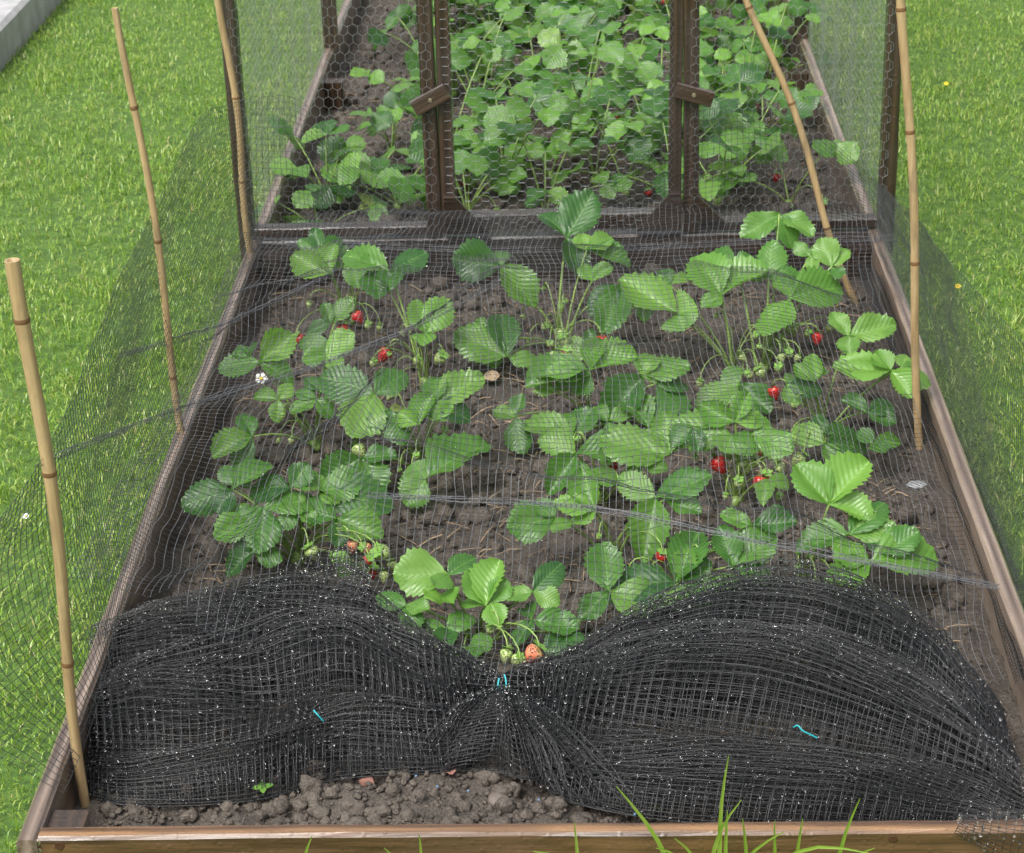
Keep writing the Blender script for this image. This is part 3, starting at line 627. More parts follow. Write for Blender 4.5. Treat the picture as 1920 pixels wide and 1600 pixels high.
# each plant: crown pixel, label, leaves [(node px, [tip px...], young?)], fruit [(px, kind, size)]
FRONT = [
 ((655, 600), 'strawberry plant with tall upright leaves and red berries near the crease of the net', [
   ((620, 514), [(551, 479), (626, 459), (644, 497)], 1), ((655, 484), [(672, 541), (632, 466)], 0), ((621, 607), [(664, 564), (576, 618), (608, 570)], 0),
   ((617, 640), [(562, 642), (606, 668)], 0), ((600, 470), [(560, 450), (590, 428), (640, 446)], 0)],
  [((642, 616), 'r', .017), ((669, 592), 'r', .015), ((560, 634), 'r', .013), ((690, 610), 'g', .010), ((712, 613), 'g', .010), ((580, 570), 'g', .009)]),
 ((800, 716), 'strawberry plant with long pale stalks and one very large folded leaf', [
   ((731, 510), [(647, 459), (796, 468), (731, 539)], 0), ((798, 626), [(779, 568), (841, 567), (795, 640)], 1), ((700, 500), [(690, 470), (712, 560)], 0)],
  [((724, 662), 'r', .017), ((826, 671), 'g', .017), ((735, 741), 'g', .011), ((782, 675), 'g', .010), ((700, 680), 'g', .010)]),
 ((590, 838), 'strawberry plant with a white flower by the timber board', [
   ((487, 679), [(411, 682), (548, 627), (545, 707)], 0), ((470, 668), [(468, 644), (440, 660)], 0), ((612, 668), [(662, 628), (568, 678), (640, 690)], 1), ((522, 750), [(477, 741), (545, 718), (520, 788)], 0),
   ((593, 748), [(545, 770), (622, 777), (556, 731)], 0), ((473, 820), [(456, 770), (400, 852), (444, 876)], 0), ((600, 735), [(575, 705), (640, 705)], 0)],
  [((663, 705), 'g', .009), ((672, 752), 'g', .011)]),
 ((790, 878), 'leafy strawberry plant with fresh lime green folded leaves at its middle', [
   ((702, 740), [(603, 698), (760, 692), (664, 822)], 0), ((785, 797), [(748, 775), (810, 741), (770, 770)], 1), ((814, 789), [(847, 760), (800, 765), (838, 745)], 1), ((815, 757), [(903, 706), (879, 780), (815, 700)], 0),
   ((676, 860), [(600, 897), (716, 922), (741, 852)], 0), ((799, 900), [(763, 942), (900, 805), (775, 866)], 0), ((735, 770), [(690, 800), (755, 830), (760, 760)], 0)],
  [((755, 819), 'r', .014), ((671, 841), 'g', .018), ((733, 741), 'g', .011), ((735, 772), 'g', .008), ((665, 760), 'h', .009)]),
 ((1050, 645), 'tall strawberry plant with a leaf rising above the net edge and pale green berries', [
   ((1062, 446), [(1022, 386), (1110, 366), (1092, 505)], 0), ((938, 500), [(851, 487), (1003, 558), (930, 470)], 0), ((1110, 528), [(1147, 501), (1096, 501)], 1), ((1164, 534), [(1108, 582), (1132, 626), (1190, 560)], 0),
   ((951, 669), [(857, 626), (948, 575), (1017, 686)], 0), ((905, 650), [(850, 640), (900, 600), (930, 690)], 0), ((1112, 662), [(1047, 644), (1105, 620)], 0), ((1100, 470), [(1150, 450), (1180, 490), (1090, 440)], 0)],
  [((1127, 637), 'r', .016), ((1050, 623), 'g', .016), ((1058, 637), 'g', .017), ((1040, 666), 'g', .016), ((1063, 658), 'r', .012), ((1032, 645), 'h', .010), ((980, 592), 'g', .008)]),
 ((1112, 790), 'dense strawberry plant with broad glossy leaves in the middle of the bed', [
   ((1105, 693), [(1010, 709), (1191, 668), (1130, 640)], 1), ((1108, 705), [(990, 717), (1075, 728)], 0), ((1206, 706), [(1136, 776), (1217, 657), (1290, 690)], 0), ((1230, 720), [(1290, 775), (1290, 715), (1210, 670)], 0),
   ((1217, 801), [(1175, 731), (1254, 740), (1225, 835)], 0), ((967, 781), [(980, 741), (924, 771), (978, 846)], 0), ((1075, 815), [(985, 775), (1050, 780), (1110, 770)], 0), ((1040, 735), [(1005, 722), (1070, 720)], 0), ((1140, 790), [(1110, 760), (1190, 770), (1150, 830)], 0)],
  [((1005, 733), 'g', .010), ((1060, 725), 'g', .009), ((1155, 762), 'g', .009)]),
 ((1125, 915), 'strawberry plant half hidden under large drop covered leaves with one red berry inside', [
   ((1080, 852), [(1012, 818), (1172, 850), (1030, 917)], 0), ((1256, 852), [(1123, 828), (1247, 776), (1330, 800)], 0), ((1110, 880), [(1060, 880), (1090, 925), (1160, 900)], 0), ((1200, 870), [(1170, 840), (1250, 880), (1180, 910)], 0)],
  [((1144, 870), 'r', .016)]),
 ((1375, 695), 'strawberry plant with a bright upright leaf on two long bare stalks', [
   ((1353, 553), [(1306, 473), (1437, 506), (1318, 578)], 1), ((1271, 588), [(1165, 526), (1283, 620), (1305, 575)], 1), ((1387, 719), [(1307, 752), (1442, 773), (1360, 690)], 0), ((1215, 565), [(1205, 597), (1180, 560)], 0), ((1255, 535), [(1240, 500), (1300, 520), (1225, 520)], 0)],
  [((1312, 718), 'g', .010), ((1460, 690), 'g', .012), ((1425, 697), 'g', .014), ((1405, 702), 'g', .011)]),
 ((1430, 690), 'strawberry plant with an arched leaf above the net edge beside the leaning cane', [
   ((1480, 560), [(1577, 527), (1433, 632), (1482, 530)], 1), ((1441, 521), [(1447, 450), (1508, 523), (1400, 500)], 0), ((1461, 402), [(1392, 442), (1486, 452), (1524, 438)], 0), ((1380, 500), [(1330, 470), (1410, 480), (1370, 520)], 0), ((1560, 500), [(1540, 450), (1575, 520), (1590, 470)], 0), ((1520, 480), [(1490, 455), (1545, 470), (1525, 510)], 0)],
  [((1487, 617), 'g', .015), ((1556, 613), 'g', .012), ((1533, 631), 'r', .013), ((1515, 625), 'g', .010), ((1480, 664), 'g', .012), ((1497, 670), 'g', .010), ((1465, 668), 'g', .011)]),
 ((1548, 815), 'strawberry plant with long slanting stalks reaching towards the timber board', [
   ((1592, 630), [(1560, 586), (1677, 608), (1592, 664)], 0), ((1671, 695), [(1565, 690), (1645, 658), (1708, 744)], 1), ((1690, 690), [(1730, 690), (1700, 670), (1742, 722)], 0), ((1526, 717), [(1490, 684), (1524, 668), (1549, 695)], 1), ((1475, 720), [(1497, 754), (1500, 700), (1540, 728)], 0),
   ((1626, 774), [(1579, 749), (1677, 757), (1679, 793)], 0), ((1546, 833), [(1492, 795), (1629, 834), (1566, 870)], 0), ((1635, 832), [(1688, 828), (1616, 802), (1660, 850)], 0), ((1550, 815), [(1530, 780), (1590, 800)], 0)],
  [((1451, 732), 'r', .014), ((1484, 827), 'g', .015), ((1500, 858), 'g', .018), ((1460, 874), 'g', .016)]),
 ((1378, 940), 'strawberry plant with an open bunch of bare fruit stalks and many berries', [
   ((1379, 792), [(1315, 760), (1403, 739), (1432, 781)], 1), ((1372, 815), [(1260, 800), (1425, 838), (1360, 850)], 0), ((1412, 812), [(1482, 852), (1445, 800)], 1), ((1300, 800), [(1260, 830), (1310, 845), (1340, 790)], 0), ((1440, 900), [(1480, 910), (1430, 930)], 0)],
  [((1345, 866), 'r', .018), ((1426, 902), 'r', .016), ((1411, 866), 'g', .016), ((1392, 868), 'g', .015), ((1437, 893), 'r', .012), ((1365, 850), 'g', .012), ((1385, 905), 'g', .012), ((1425, 845), 'h', .012)]),
 ((1150, 1030), 'strawberry plant with one huge drooping leaf covered in raindrops', [
   ((1229, 935), [(1164, 888), (1330, 898), (1205, 1042)], 0), ((1245, 938), [(1312, 962), (1290, 880)], 0), ((1116, 956), [(1092, 882), (1040, 944), (1076, 983)], 1), ((1041, 972), [(954, 991), (1002, 937), (1062, 988)], 0)],
  [((1241, 1042), 'r', .012)]),
 ((1270, 1115), 'low strawberry plant with wide flat leaves along the heaped net', [
   ((1141, 1110), [(1132, 1017), (1242, 1146), (1088, 1160)], 0), ((1267, 1092), [(1145, 1085), (1308, 993), (1268, 1152)], 0), ((1280, 1090), [(1330, 1050), (1330, 1150), (1290, 1030)], 0), ((1376, 1063), [(1350, 990), (1450, 1003), (1448, 1080)], 0), ((1410, 985), [(1352, 966), (1490, 980), (1453, 1003)], 0), ((1340, 1080), [(1390, 1100), (1310, 1110)], 0)],
  [((1350, 1034), 'g', .010), ((1377, 1056), 'g', .013), ((1318, 1072), 'g', .008)]),
 ((1500, 1088), 'strawberry plant with a single long stalk and a clover shaped leaf', [
   ((1555, 946), [(1493, 876), (1626, 868), (1632, 972)], 1), ((1592, 1003), [(1654, 934), (1498, 1012), (1678, 994)], 0)], []),
 ((1608, 1106), 'small strawberry plant with a ruffled pale leaf near the bare soil', [
   ((1632, 1053), [(1756, 1030), (1562, 1026), (1551, 1093)], 1), ((1650, 1040), [(1640, 1000), (1720, 1000)], 0)], []),
 ((560, 1050), 'bushy strawberry plant with red and green berries beside the heaped net', [
   ((435, 918), [(343, 945), (506, 868), (406, 959)], 0), ((437, 910), [(420, 872), (470, 890)], 0), ((545, 915), [(577, 872), (470, 905), (624, 901)], 0), ((494, 952), [(593, 927), (434, 970), (487, 1037)], 0), ((470, 975), [(405, 1010), (440, 950)], 1), ((632, 973), [(565, 946), (714, 1006), (635, 1024)], 0),
   ((600, 922), [(676, 906), (730, 944), (640, 935)], 0), ((477, 1033), [(423, 1068), (527, 1049), (443, 995)], 0), ((560, 960), [(520, 985), (590, 985), (540, 930)], 0), ((660, 1060), [(620, 1040), (680, 1085), (640, 1085)], 1)],
  [((591, 978), 'g', .016), ((584, 1033), 'g', .016), ((662, 1021), 'h', .013), ((686, 1027), 'h', .012), ((692, 1072), 'r', .017), ((716, 1036), 'g', .018), ((735, 1058), 'g', .012), ((690, 1050), 'r', .010), ((720, 1078), 'g', .012)]),
 ((893, 1205), 'strawberry plant framed by the gap in the heaped net with a blushing berry', [
   ((840, 1079), [(741, 1079), (887, 1039), (815, 1103)], 0), ((910, 1136), [(935, 1053), (877, 1073), (872, 1128)], 1), ((920, 1130), [(950, 1090), (937, 1173)], 1), ((999, 1110), [(1052, 1053), (945, 1117), (1047, 1132)], 0), ((762, 1136), [(708, 1114), (800, 1140), (772, 1170)], 0), ((998, 1162), [(968, 1211), (983, 1133), (1083, 1179)], 0),
   ((837, 1180), [(784, 1170), (887, 1151), (835, 1215)], 0), ((880, 1215), [(850, 1225), (920, 1195), (890, 1240)], 0), ((830, 1115), [(795, 1120), (850, 1130)], 1), ((1060, 1190), [(1030, 1210), (1075, 1160), (1090, 1200)], 0)],
  [((1003, 1222), 'h', .019), ((950, 1225), 'g', .014), ((970, 1236), 'g', .012), ((920, 1180), 'g', .010)]),
]
def crown(plant, loc):
    v, t = ICO1; q = v*np.array([.011, .011, .012])*(1+.2*rng.standard_normal((len(v), 1))); link('crown', mesh_np('crown', q+np.array([0, 0, .004]), None, t, True), plant, m_stem)
GRP = 'strawberry plants under the netting'
for (bpx, label, leaves, fruits) in FRONT:
    A = onz(*bpx, ZS); A[2] = soil_z(A[0], A[1]); loc = A.copy()
    pl = empty('strawberry_plant', loc); tag(pl, label, 'plant', GRP); crown(pl, loc)
    for (npx, tips, young) in leaves:
        hv = ony(*npx, A[1])[2]-A[2]
        h = min(.25, max(.055, .62*hv+.05))
        Np = onz(*npx, A[2]+h); r = random.uniform(.0016, .0023)
        st_ = A+np.array([random.uniform(-.012, .012), random.uniform(-.012, .012), .004])
        lf = petiole(pl, loc, st_, Np, r)
        dn = depth(Np)
        lens = []
        for tp in tips:
            v = -(tp[1]-npx[1])/F*dn
            dl = .42*v if v > 0 else .5*v
            Tp = ondepth(tp[0], tp[1], dn+dl+random.uniform(-.006, .006)); L_ = np.linalg.norm(Tp-Np); lens.append(max(L_, .02))
        mx = max(lens)
        for tp, L_ in zip(tips, lens):
            v = -(tp[1]-npx[1])/F*dn; dl = .42*v if v > 0 else .5*v
            Tp = ondepth(tp[0], tp[1], dn+dl)
            if L_ < .03:                                      # strongly foreshortened: give it its real length towards or away from the viewer
                Tp = Tp+nrm(CAM-Np)*(.02 if v < 0 else -.02)
            L2 = np.linalg.norm(Tp-Np); wd = max(.74*L2, .50*mx, .030); wd = min(wd, .078)
            put_leaflet(lf, loc, Np, Np+(Tp-Np)*1.06, wd*.98, random.choice(LY if young else LF), random.uniform(.38, .62), random.uniform(-.25, .25))
    for (fp, kind, sz) in fruits:
        h = .062+sz*.6
        Pf = onz(*fp, A[2]+h); 
        dd = np.linalg.norm((Pf-A)[:2])
        if dd > .19: Pf = onz(*fp, A[2]+.04)
        berry(pl, loc, A+np.array([0, 0, .01]), Pf, sz*(1.22 if kind == 'r' else 1.08), kind)
    for k in range(random.choice((3, 4, 5, 6))):                # unripe trusses close to the crown
        az = random.uniform(0, 6.28); rr_ = random.uniform(.03, .085); berry(pl, loc, A+np.array([0, 0, .01]), A+np.array([math.cos(az)*rr_, math.sin(az)*rr_*.9-.015, random.uniform(.03, .10)]), random.uniform(.006, .011), 'g')
    if label.find('white flower') > 0:
        flower(pl, loc, A, onz(490, 710, A[2]+.06), .011)
# ---- plants behind the wire
def back_plant(px, py, nleaf, label, group, spread=1.0, fruit=(), hmul=1.0, fl=None, where=''):
    wh = {'': 'leafy strawberry plant without berries ', 'r': 'strawberry plant with a red berry ', 'g': 'strawberry plant with a green berry ', 'rg': 'strawberry plant with red and green berries ', 'gg': 'strawberry plant with two green berries '}
    label = ('tall ' if hmul > 1.09 else 'low ' if hmul < .88 else '')+wh[fruit]+where
    A = onz(px, py, ZS); A[0] = min(max(A[0], -.50), .50); A[2] = soil_z(A[0], A[1]); loc = A.copy()
    pl = empty('strawberry_plant', loc); tag(pl, label, 'plant', group); crown(pl, loc)
    a0 = random.random()*6.28
    for k in range(nleaf):
        az = a0+k*2.4+random.uniform(-.3, .3); R_ = random.uniform(.03, .12)*spread; h = random.uniform(.05, .20)*hmul*(1.1-R_*2.0)
        Np = A+np.array([math.cos(az)*R_, math.sin(az)*R_, h]); lf = petiole(pl, loc, A+np.array([0, 0, .004]), Np, .0018, 0, seg=5)
        young = random.random() < .28; ba = az+random.uniform(-.5, .5); Lm = random.uniform(.043, .070)*(.85 if young else 1)
        for da in (-1.55, 0, 1.55):
            t = ba+da+random.uniform(-.2, .2); d = np.array([math.cos(t), math.sin(t), random.uniform(-.7, .7)])
            put_leaflet(lf, loc, Np, Np+nrm(d)*Lm*random.uniform(.88, 1.1), Lm*.9, random.choice(LBY if young else LB), random.uniform(.1, .45), random.uniform(-.6, .6))
    for kd in fruit:
        az = random.uniform(3.4, 6.0); Pf = A+np.array([math.cos(az)*.09, math.sin(az)*.09, .03]); berry(pl, loc, A+np.array([0, 0, .01]), Pf, random.uniform(.013, .018), kd)
    if fl: flower(pl, loc, A, fl, .012)
def FR(): return ('r' if random.random() < .5 else '')+('g' if random.random() < .35 else '')
B1, B2, B3 = 'plants behind the side wire', 'plants behind the cage door', 'plants by the far board'
for (px, py, nl, fr, hm) in ((735, 285, 5, 'gg', 1.1), (745, 372, 7, 'g', .7), (590, 372, 5, '', .8), (775, 195, 4, '', .8), (790, 100, 4, '', 1), (600, 425, 4, '', .7), (700, 345, 4, '', .5)):
    back_plant(px, py, nl, None, B1, 1.0, fr, hm, where='on bare soil behind the side wire panel')
k = 0
for row, (py, step) in enumerate(((385, 78), (330, 76), (275, 72), (222, 70), (172, 68), (128, 64), (88, 60), (48, 58), (10, 54), (-26, 52), (-60, 50))):
    x = 860+random.uniform(0, 30)-(row > 5)*20
    while x < 1300:
        if random.random() < (.58 if row < 7 else .75):
            back_plant(x+random.uniform(-14, 14), py+random.uniform(-14, 14), random.choice((5, 6, 7)), None, B2, 1.15, FR(), random.uniform(.7, 1.4), where='just behind the door bottom rail' if row < 2 else 'behind the middle of the cage door' if row < 5 else 'in crowded rows far behind the door')
        x += step
for (px, py, nl, hm) in ((1345, 385, 5, .8), (1385, 330, 6, 1.1), (1480, 385, 3, 1.0), (1350, 260, 6, 1), (1430, 245, 7, 1.1), (1395, 185, 7, 1.1), (1440, 150, 8, 1.2), (1340, 140, 6, 1), (1400, 95, 7, 1.1), (1460, 80, 7, 1.3), (1335, 55, 6, 1), (1400, 30, 6, 1), (1370, -20, 6, 1), (1430, -10, 6, 1)):
    back_plant(px, py, nl, None, B3, 1.0, FR(), hm, where='by the far board past the leaning cane' if py < 200 else 'beside the foot of the leaning cane')

# ------------------------------------------------------------------ netting
net = empty('garden_net', (0, Y0, ZT)); tag(net, 'fine black garden netting draped over canes and heaped wet along the front', 'netting')
NO = np.array([0, Y0, ZT])
def net_part(name, S, ra, rb, parent=None, mats=None, label=None):
    """S (n, m, 3): strands along axis 0 (long) and axis 1 (cross)"""
    g = G(); v, q = tubes(S.transpose(1, 0, 2), ra); g.add(v, q); n1 = len(q); v, q = tubes(S, rb); g.add(v, q)
    me = g.mesh(name, True, mats or (m_net_a, m_net_b))
    mi = np.zeros(len(me.polygons), np.int32); mi[n1:] = 1; me.polygons.foreach_set('material_index', mi)
    me.transform(Matrix.Translation(-Vector(NO)))
    o = link(name, me, parent or net)
    if label: o['label'] = label
    return o
def smoothstep(a, b, x): t = np.clip((x-a)/(b-a), 0, 1); return t*t*(3-2*t)
T1 = ony(78, 872, c1A[1]-.01)                           # where the net is hitched to the thick cane
T2 = ony(281, 408, c2A[1]); T3 = ony(376, 205, c3A[1]-.25); T4 = ony(463, 188, c3A[1]-.02)

# -- roof sheet: a height field sagging on to the leaves
def seg_d(x, y, a, b):
    dx, dy = b[0]-a[0], b[1]-a[1]; t = np.clip(((x-a[0])*dx+(y-a[1])*dy)/(dx*dx+dy*dy), 0, 1); return np.hypot(x-(a[0]+t*dx), y-(a[1]+t*dy)), t
def roof_z(x, y):
    hc = .20+.05*smoothstep(2.5, 3.0, y)-.035*smoothstep(3.3, 3.8, y)-.075*smoothstep(2.75, 2.35, y)
    zl = np.interp(y, [1.95, 2.1, 2.6, 3.2, 3.8], [.27, .27, .25, .22, .18])
    zr = np.interp(y, [1.95, 2.3, 2.8, 3.3, 3.8], [.10, .10, .13, .18, .20])
    z = hc+(zl-hc)*np.exp(-np.maximum(x+.56, 0)/.13)+(zr-hc)*smoothstep(.30, .56, x)
    z += .016*vnoise(x, y, 51, 3, 6.0)
    for a, b, am, wd in ((T1, onz(940, 525, .25), .045, .030), (onz(330, 640, .26), onz(625, 520, .24), .022, .02), (onz(690, 935, .16), onz(1905, 1112, .12), .035, .025)):
        d, t = seg_d(x, y, a, b); z = z+am*np.exp(-(d/wd)**2)*(.35+.65*np.sin(np.pi*np.clip(t*.9+.08, 0, 1)))
    return z
CX, CY = .0108, .0124
xs = np.arange(-.585, .556, CX); ys = np.arange(2.28, 3.80, CY); XX, YY = np.meshgrid(xs, ys)
X2 = XX+.007*vnoise(XX, YY, 61, 3, 8)+.012*np.sin(YY*5+XX*2); Y2_ = YY+.012*vnoise(XX, YY, 62, 3, 6)+.03*XX*XX
# cross strands bunch towards the creases
for a, b, wd in ((T1, onz(940, 525, .25), .05), (onz(330, 640, .26), onz(625, 520, .24), .03), (onz(690, 935, .16), onz(1905, 1112, .12), .05)):
    yl = a[1]+(b[1]-a[1])*(X2-a[0])/(b[0]-a[0]); t = (X2-a[0])/(b[0]-a[0]); d = Y2_-yl
    k_ = np.exp(-(d/wd)**2)*.70*smoothstep(-.02, .15, t)*smoothstep(1.02, .8, t)
    Y2_ = Y2_-d*k_
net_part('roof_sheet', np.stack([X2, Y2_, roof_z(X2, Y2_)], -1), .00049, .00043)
def crease(pts, k, wd, sag=0.0, seed=0):
    P_ = interp_poly(pts, 120); t = np.linspace(0, 1, 120)[:, None]; P_[:, 2] += .004-sag*np.sin(np.pi*t[:, 0])
    j = np.linspace(-1, 1, k)[None, :]; spread = wd*(.35+1.1*vnoise(t*5, 0*t, seed, 2)**2+2.2*np.abs(t-.5)**2.5)
    S = np.repeat(P_[:, None], k, 1); S[..., 1] += j*spread; S[..., 0] += j*spread*.3; S[..., 2] += .003*np.sin(j*4+t*6)+.0015*vnoise(t*40, j*3, seed, 2)
    net_part('gathered_crease', S.transpose(1, 0, 2), .00032, .00036, None, (m_net_b, m_net_a))
crease([T1, onz(330, 772, .36), onz(600, 690, .29), onz(800, 610, .27), onz(945, 525, .25)], 6, .013, 0, 3)
crease([onz(225, 672, .30), onz(428, 610, .27), onz(625, 518, .25)], 5, .011, 0, 5)
crease([onz(690, 934, .18), onz(960, 944, .19), onz(1150, 960, .20), onz(1290, 992, .19), onz(1420, 1020, .18), onz(1600, 1056, .16), onz(1905, 1112, .13)], 8, .006, 0, 8)
# -- hanging sides
def curtain(name, top, bot, n, m, bow, seed, r=.00042):
    A = interp_poly(top, n); B = interp_poly(bot, n); v = np.linspace(0, 1, m)[None, :, None]
    S = A[:, None]*(1-v)+B[:, None]*v; u = np.linspace(0, 1, n)[:, None]; vv_ = np.linspace(0, 1, m)[None]
    S = S+np.array(bow)[None, None]*(np.sin(np.pi*vv_)*(.6+.4*np.sin(u*9+seed)))[..., None]
    S[..., 0] += .007*vnoise(u*5+vv_*2, vv_*2+0*u, seed, 2, 1.0)*np.sin(np.pi*vv_)
    S[..., 2] += .006*vnoise(u*10, vv_*5, seed+1, 2, 1.0)
    return S
E1 = ony(-70, 1075, 1.93)
topL = [E1, T1, ony(122, 770, T1[1]+.13), ony(186, 610, T1[1]+.32), T2, T3, T4]
botL = [onz(118, 1482, ZT+.004), onz(160, 1400, ZT+.002), onz(250, 1080, ZT), onz(340, 850, ZT), onz(440, 580, ZT), onz(487, 462, ZT)]
SL = curtain('side', topL, botL, 165, 38, (-.006, -.004, 0), 3)
SL[:26, :, 0] -= (np.linspace(1, 0, 26)[:, None]**1.5)*.10*np.sin(np.pi*np.linspace(0, 1, 38))[None]
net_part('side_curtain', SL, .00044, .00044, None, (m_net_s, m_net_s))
topR = [ony(1640, 340, Y1-.07), ony(1705, 398, 3.32), ony(1790, 500, 2.78), ony(1905, 632, 2.42), ony(2085, 830, 2.10)]
botR = [onz(1645, 470, ZT), onz(1662, 500, ZT), onz(1748, 730, ZS+.03), onz(1868, 1020, ZS+.03), onz(2010, 1480, ZS+.04)]
net_part('side_curtain', curtain('side', topR, botR, 150, 34, (.012, 0, 0), 5), .00038, .00038, None, (m_net_s, m_net_s))
# dense gathered hem lying inside the board
A_ = interp_poly([onz(1600, 500, .14), onz(1690, 720, .11), onz(1770, 900, .10), onz(1850, 1110, .10), onz(1905, 1290, .12)], 150); B_ = interp_poly([onz(1668, 540, .10), onz(1752, 740, .09), onz(1830, 900, .09), onz(1905, 1090, .09), onz(1990, 1300, .10)], 150)
for sdd in range(2):
    v = np.linspace(0, 1, 22)[None, :, None]; S = A_[:, None]*(1-v)+B_[:, None]*v; u = np.linspace(0, 1, 150)[:, None]
    S[..., 2] += .018*np.abs(np.sin(v[..., 0]*8+u*3+sdd*1.3))+.004*vnoise(u*18, v[..., 0]*6, 71+sdd, 2, 1.)
    net_part('gathered_hem', S, .00040, .00040, None, (m_net_b, m_net_k))
# -- flap leaning up against the cage, and the folded edge below it
top_px = [(500, 182), (560, 176), (600, 225), (650, 290), (730, 350), (810, 388), (905, 408), (1010, 392), (1110, 352), (1200, 300), (1290, 212), (1400, 192), (1510, 222), (1600, 300), (1682, 378)]
xs_ = np.linspace(470, 1682, 118); tp = np.interp(xs_, [p[0] for p in top_px], [p[1] for p in top_px]); k7 = np.ones(7)/7; tp = np.convolve(np.pad(tp, 3, mode='edge'), k7, 'valid')
bt = np.interp(xs_, [470, 700, 930, 1200, 1450, 1682], [445, 456, 464, 458, 446, 440])
m = 26; S = np.zeros((len(xs_), m, 3))
for i, x in enumerate(xs_):
    a = ony(x, tp[i], YC-.034); b = ony(x+6*math.sin(i*.3), bt[i], YC-.075)
    v = np.linspace(0, 1, m)[:, None]; S[i] = a*(1-v)+b*v
    S[i, :, 1] += -.012*np.sin(np.pi*v[:, 0])*(1+math.sin(i*.25)); S[i, :, 0] += .012*v[:, 0]*math.sin(i*.21)
net_part('back_flap', S, .00040, .00040, None, (m_net_b, m_net_k))
m = 9; S = np.zeros((len(xs_), m, 3))                       # rolled hem along the fold
for i, x in enumerate(xs_):
    b = ony(x, bt[i], YC-.078)
    for j in range(m):
        a = j/(m-1)*5.2; S[i, j] = b+np.array([0, -.010*math.sin(a)-.004, .006*math.cos(a)-.004])
net_part('folded_hem', S, .00040, .00040, None, (m_net_a, m_net_k))
S = np.zeros((len(xs_), 12, 3))                             # short curtain from the fold down to the sheet
for i, x in enumerate(xs_):
    b = ony(x, bt[i]+2, YC-.08); v = np.linspace(0, 1, 12)
    S[i, :, 0] = b[0]; S[i, :, 1] = b[1]-.012*v; S[i, :, 2] = b[2]-v*.085
net_part('folded_hem', S, .00045, .00042)
# -- front heap: layers fanned out from the tie in the middle
def heap(side, layers, seed):
    if side < 0:
        top = [(943, 1272), (870, 1228), (760, 1175), (690, 1130), (600, 1120), (450, 1125), (300, 1132), (190, 1150)]
        bot = [(946, 1335), (905, 1405), (850, 1438), (760, 1440), (620, 1448), (480, 1490), (350, 1500), (230, 1500), (165, 1480)]
        hh = [.006, .03, .06, .08, .08, .075, .06, .03]
    else:
        top = [(943, 1272), (1020, 1262), (1120, 1215), (1250, 1150), (1450, 1102), (1620, 1122), (1760, 1200), (1880, 1330), (1905, 1440)]
        bot = [(946, 1335), (975, 1410), (1010, 1452), (1080, 1495), (1200, 1520), (1350, 1534), (1500, 1538), (1680, 1540), (1820, 1545), (1915, 1560)]
        hh = [.006, .03, .06, .085, .095, .09, .075, .05, .03]
    out = []
    for ly in range(layers):
        n = 56; m = 54; sh = 1-ly*.07
        A = interp_poly([onz(*p, .10) for p in top], n); B = interp_poly([onz(*p, .085) for p in bot], n)
        H = np.interp(np.linspace(0, 1, n), np.linspace(0, 1, len(hh)), hh)[:, None]*sh
        u = np.linspace(0, 1, n)[:, None]; v = np.linspace(0, 1, m)[None]
        ph = np.random.default_rng(seed).uniform(0, 6, 6); q = np.random.default_rng(seed+ly); pj = q.normal(0, .22, 4)
        e = 1+.3*np.exp(-u*7); v0 = v**e
        env = np.sin(np.pi*v0).clip(0, 1)**.7
        g1 = 2*np.pi*2.6*v0+ph[0]+pj[0]+1.1*np.sin(u*3.1+ph[1])-.8*u; g2 = 2*np.pi*5.1*v0+ph[2]+pj[1]+1.6*np.sin(u*4.4+ph[3])+1.2*u
        fam = (.25+.75*np.sin(np.pi*np.clip(u*.8+.12, 0, 1)))
        warp = np.clip(v0+(.070*np.sin(g1)+.024*np.sin(g2))*env*fam, 0, 1)
        prof = np.sin(np.pi*np.clip(warp, 0, 1)**.85)**.62
        S = A[:, None]*(1-warp[..., None])+B[:, None]*warp[..., None]
        fold = fam*(.020*np.cos(g1+.5)+.010*np.cos(g2))+.012*vnoise(u*4.5+pj[2], v*4.5, seed, 3, 1.0)
        fold = fold+.012*np.exp(-u*5)*np.sin(2*np.pi*9*v0+ph[5]+pj[3])*smoothstep(0, .03, u)
        S[..., 2] += (H*prof)+fold*env-.005*ly
        S[..., 0] += .007*vnoise(u*6, v*5, seed+30+ly, 2, 1.)+.004*np.sin(g1)*env
        S[..., 2] = np.maximum(S[..., 2], ZS+.006)
        out.append(S)
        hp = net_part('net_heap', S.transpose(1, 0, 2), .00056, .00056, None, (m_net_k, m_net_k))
    return out
HS = heap(-1, 9, 81)[:4]+heap(1, 11, 91)[:4]
# pleated skirt under the knot
for ly in range(4):
    n, m = 22, 30; bt_ = interp_poly([onz(*p, ZS+.012) for p in ((760, 1436), (850, 1436), (905, 1434), (950, 1436), (1010, 1458), (1085, 1497), (1190, 1516))], m); kn = onz(944, 1288, .14)
    u = np.linspace(.06, 1, n)[:, None]; v = np.linspace(0, 1, m)[None]; S = kn[None, None]*(1-u[..., None])+bt_[None]*u[..., None]
    S[..., 2] += .024*np.sin(np.pi*u)**.8+.010*(np.sin(v*19+ly*.9+u*2)+.7*vnoise(v*9+ly, u*2, 7, 2))*(.15+.85*u)-.006*ly; S[..., 0] += .010*np.cos(v*19+ly*.9)*u+.006*vnoise(v*6, u*4+ly, 9, 2)*u; S[..., 2] = np.maximum(S[..., 2], ZS+.005)
    net_part('net_heap', S.transpose(1, 0, 2), .0005, .0005, None, (m_net_k, m_net_k))
    if ly == 0: HS.append(S)
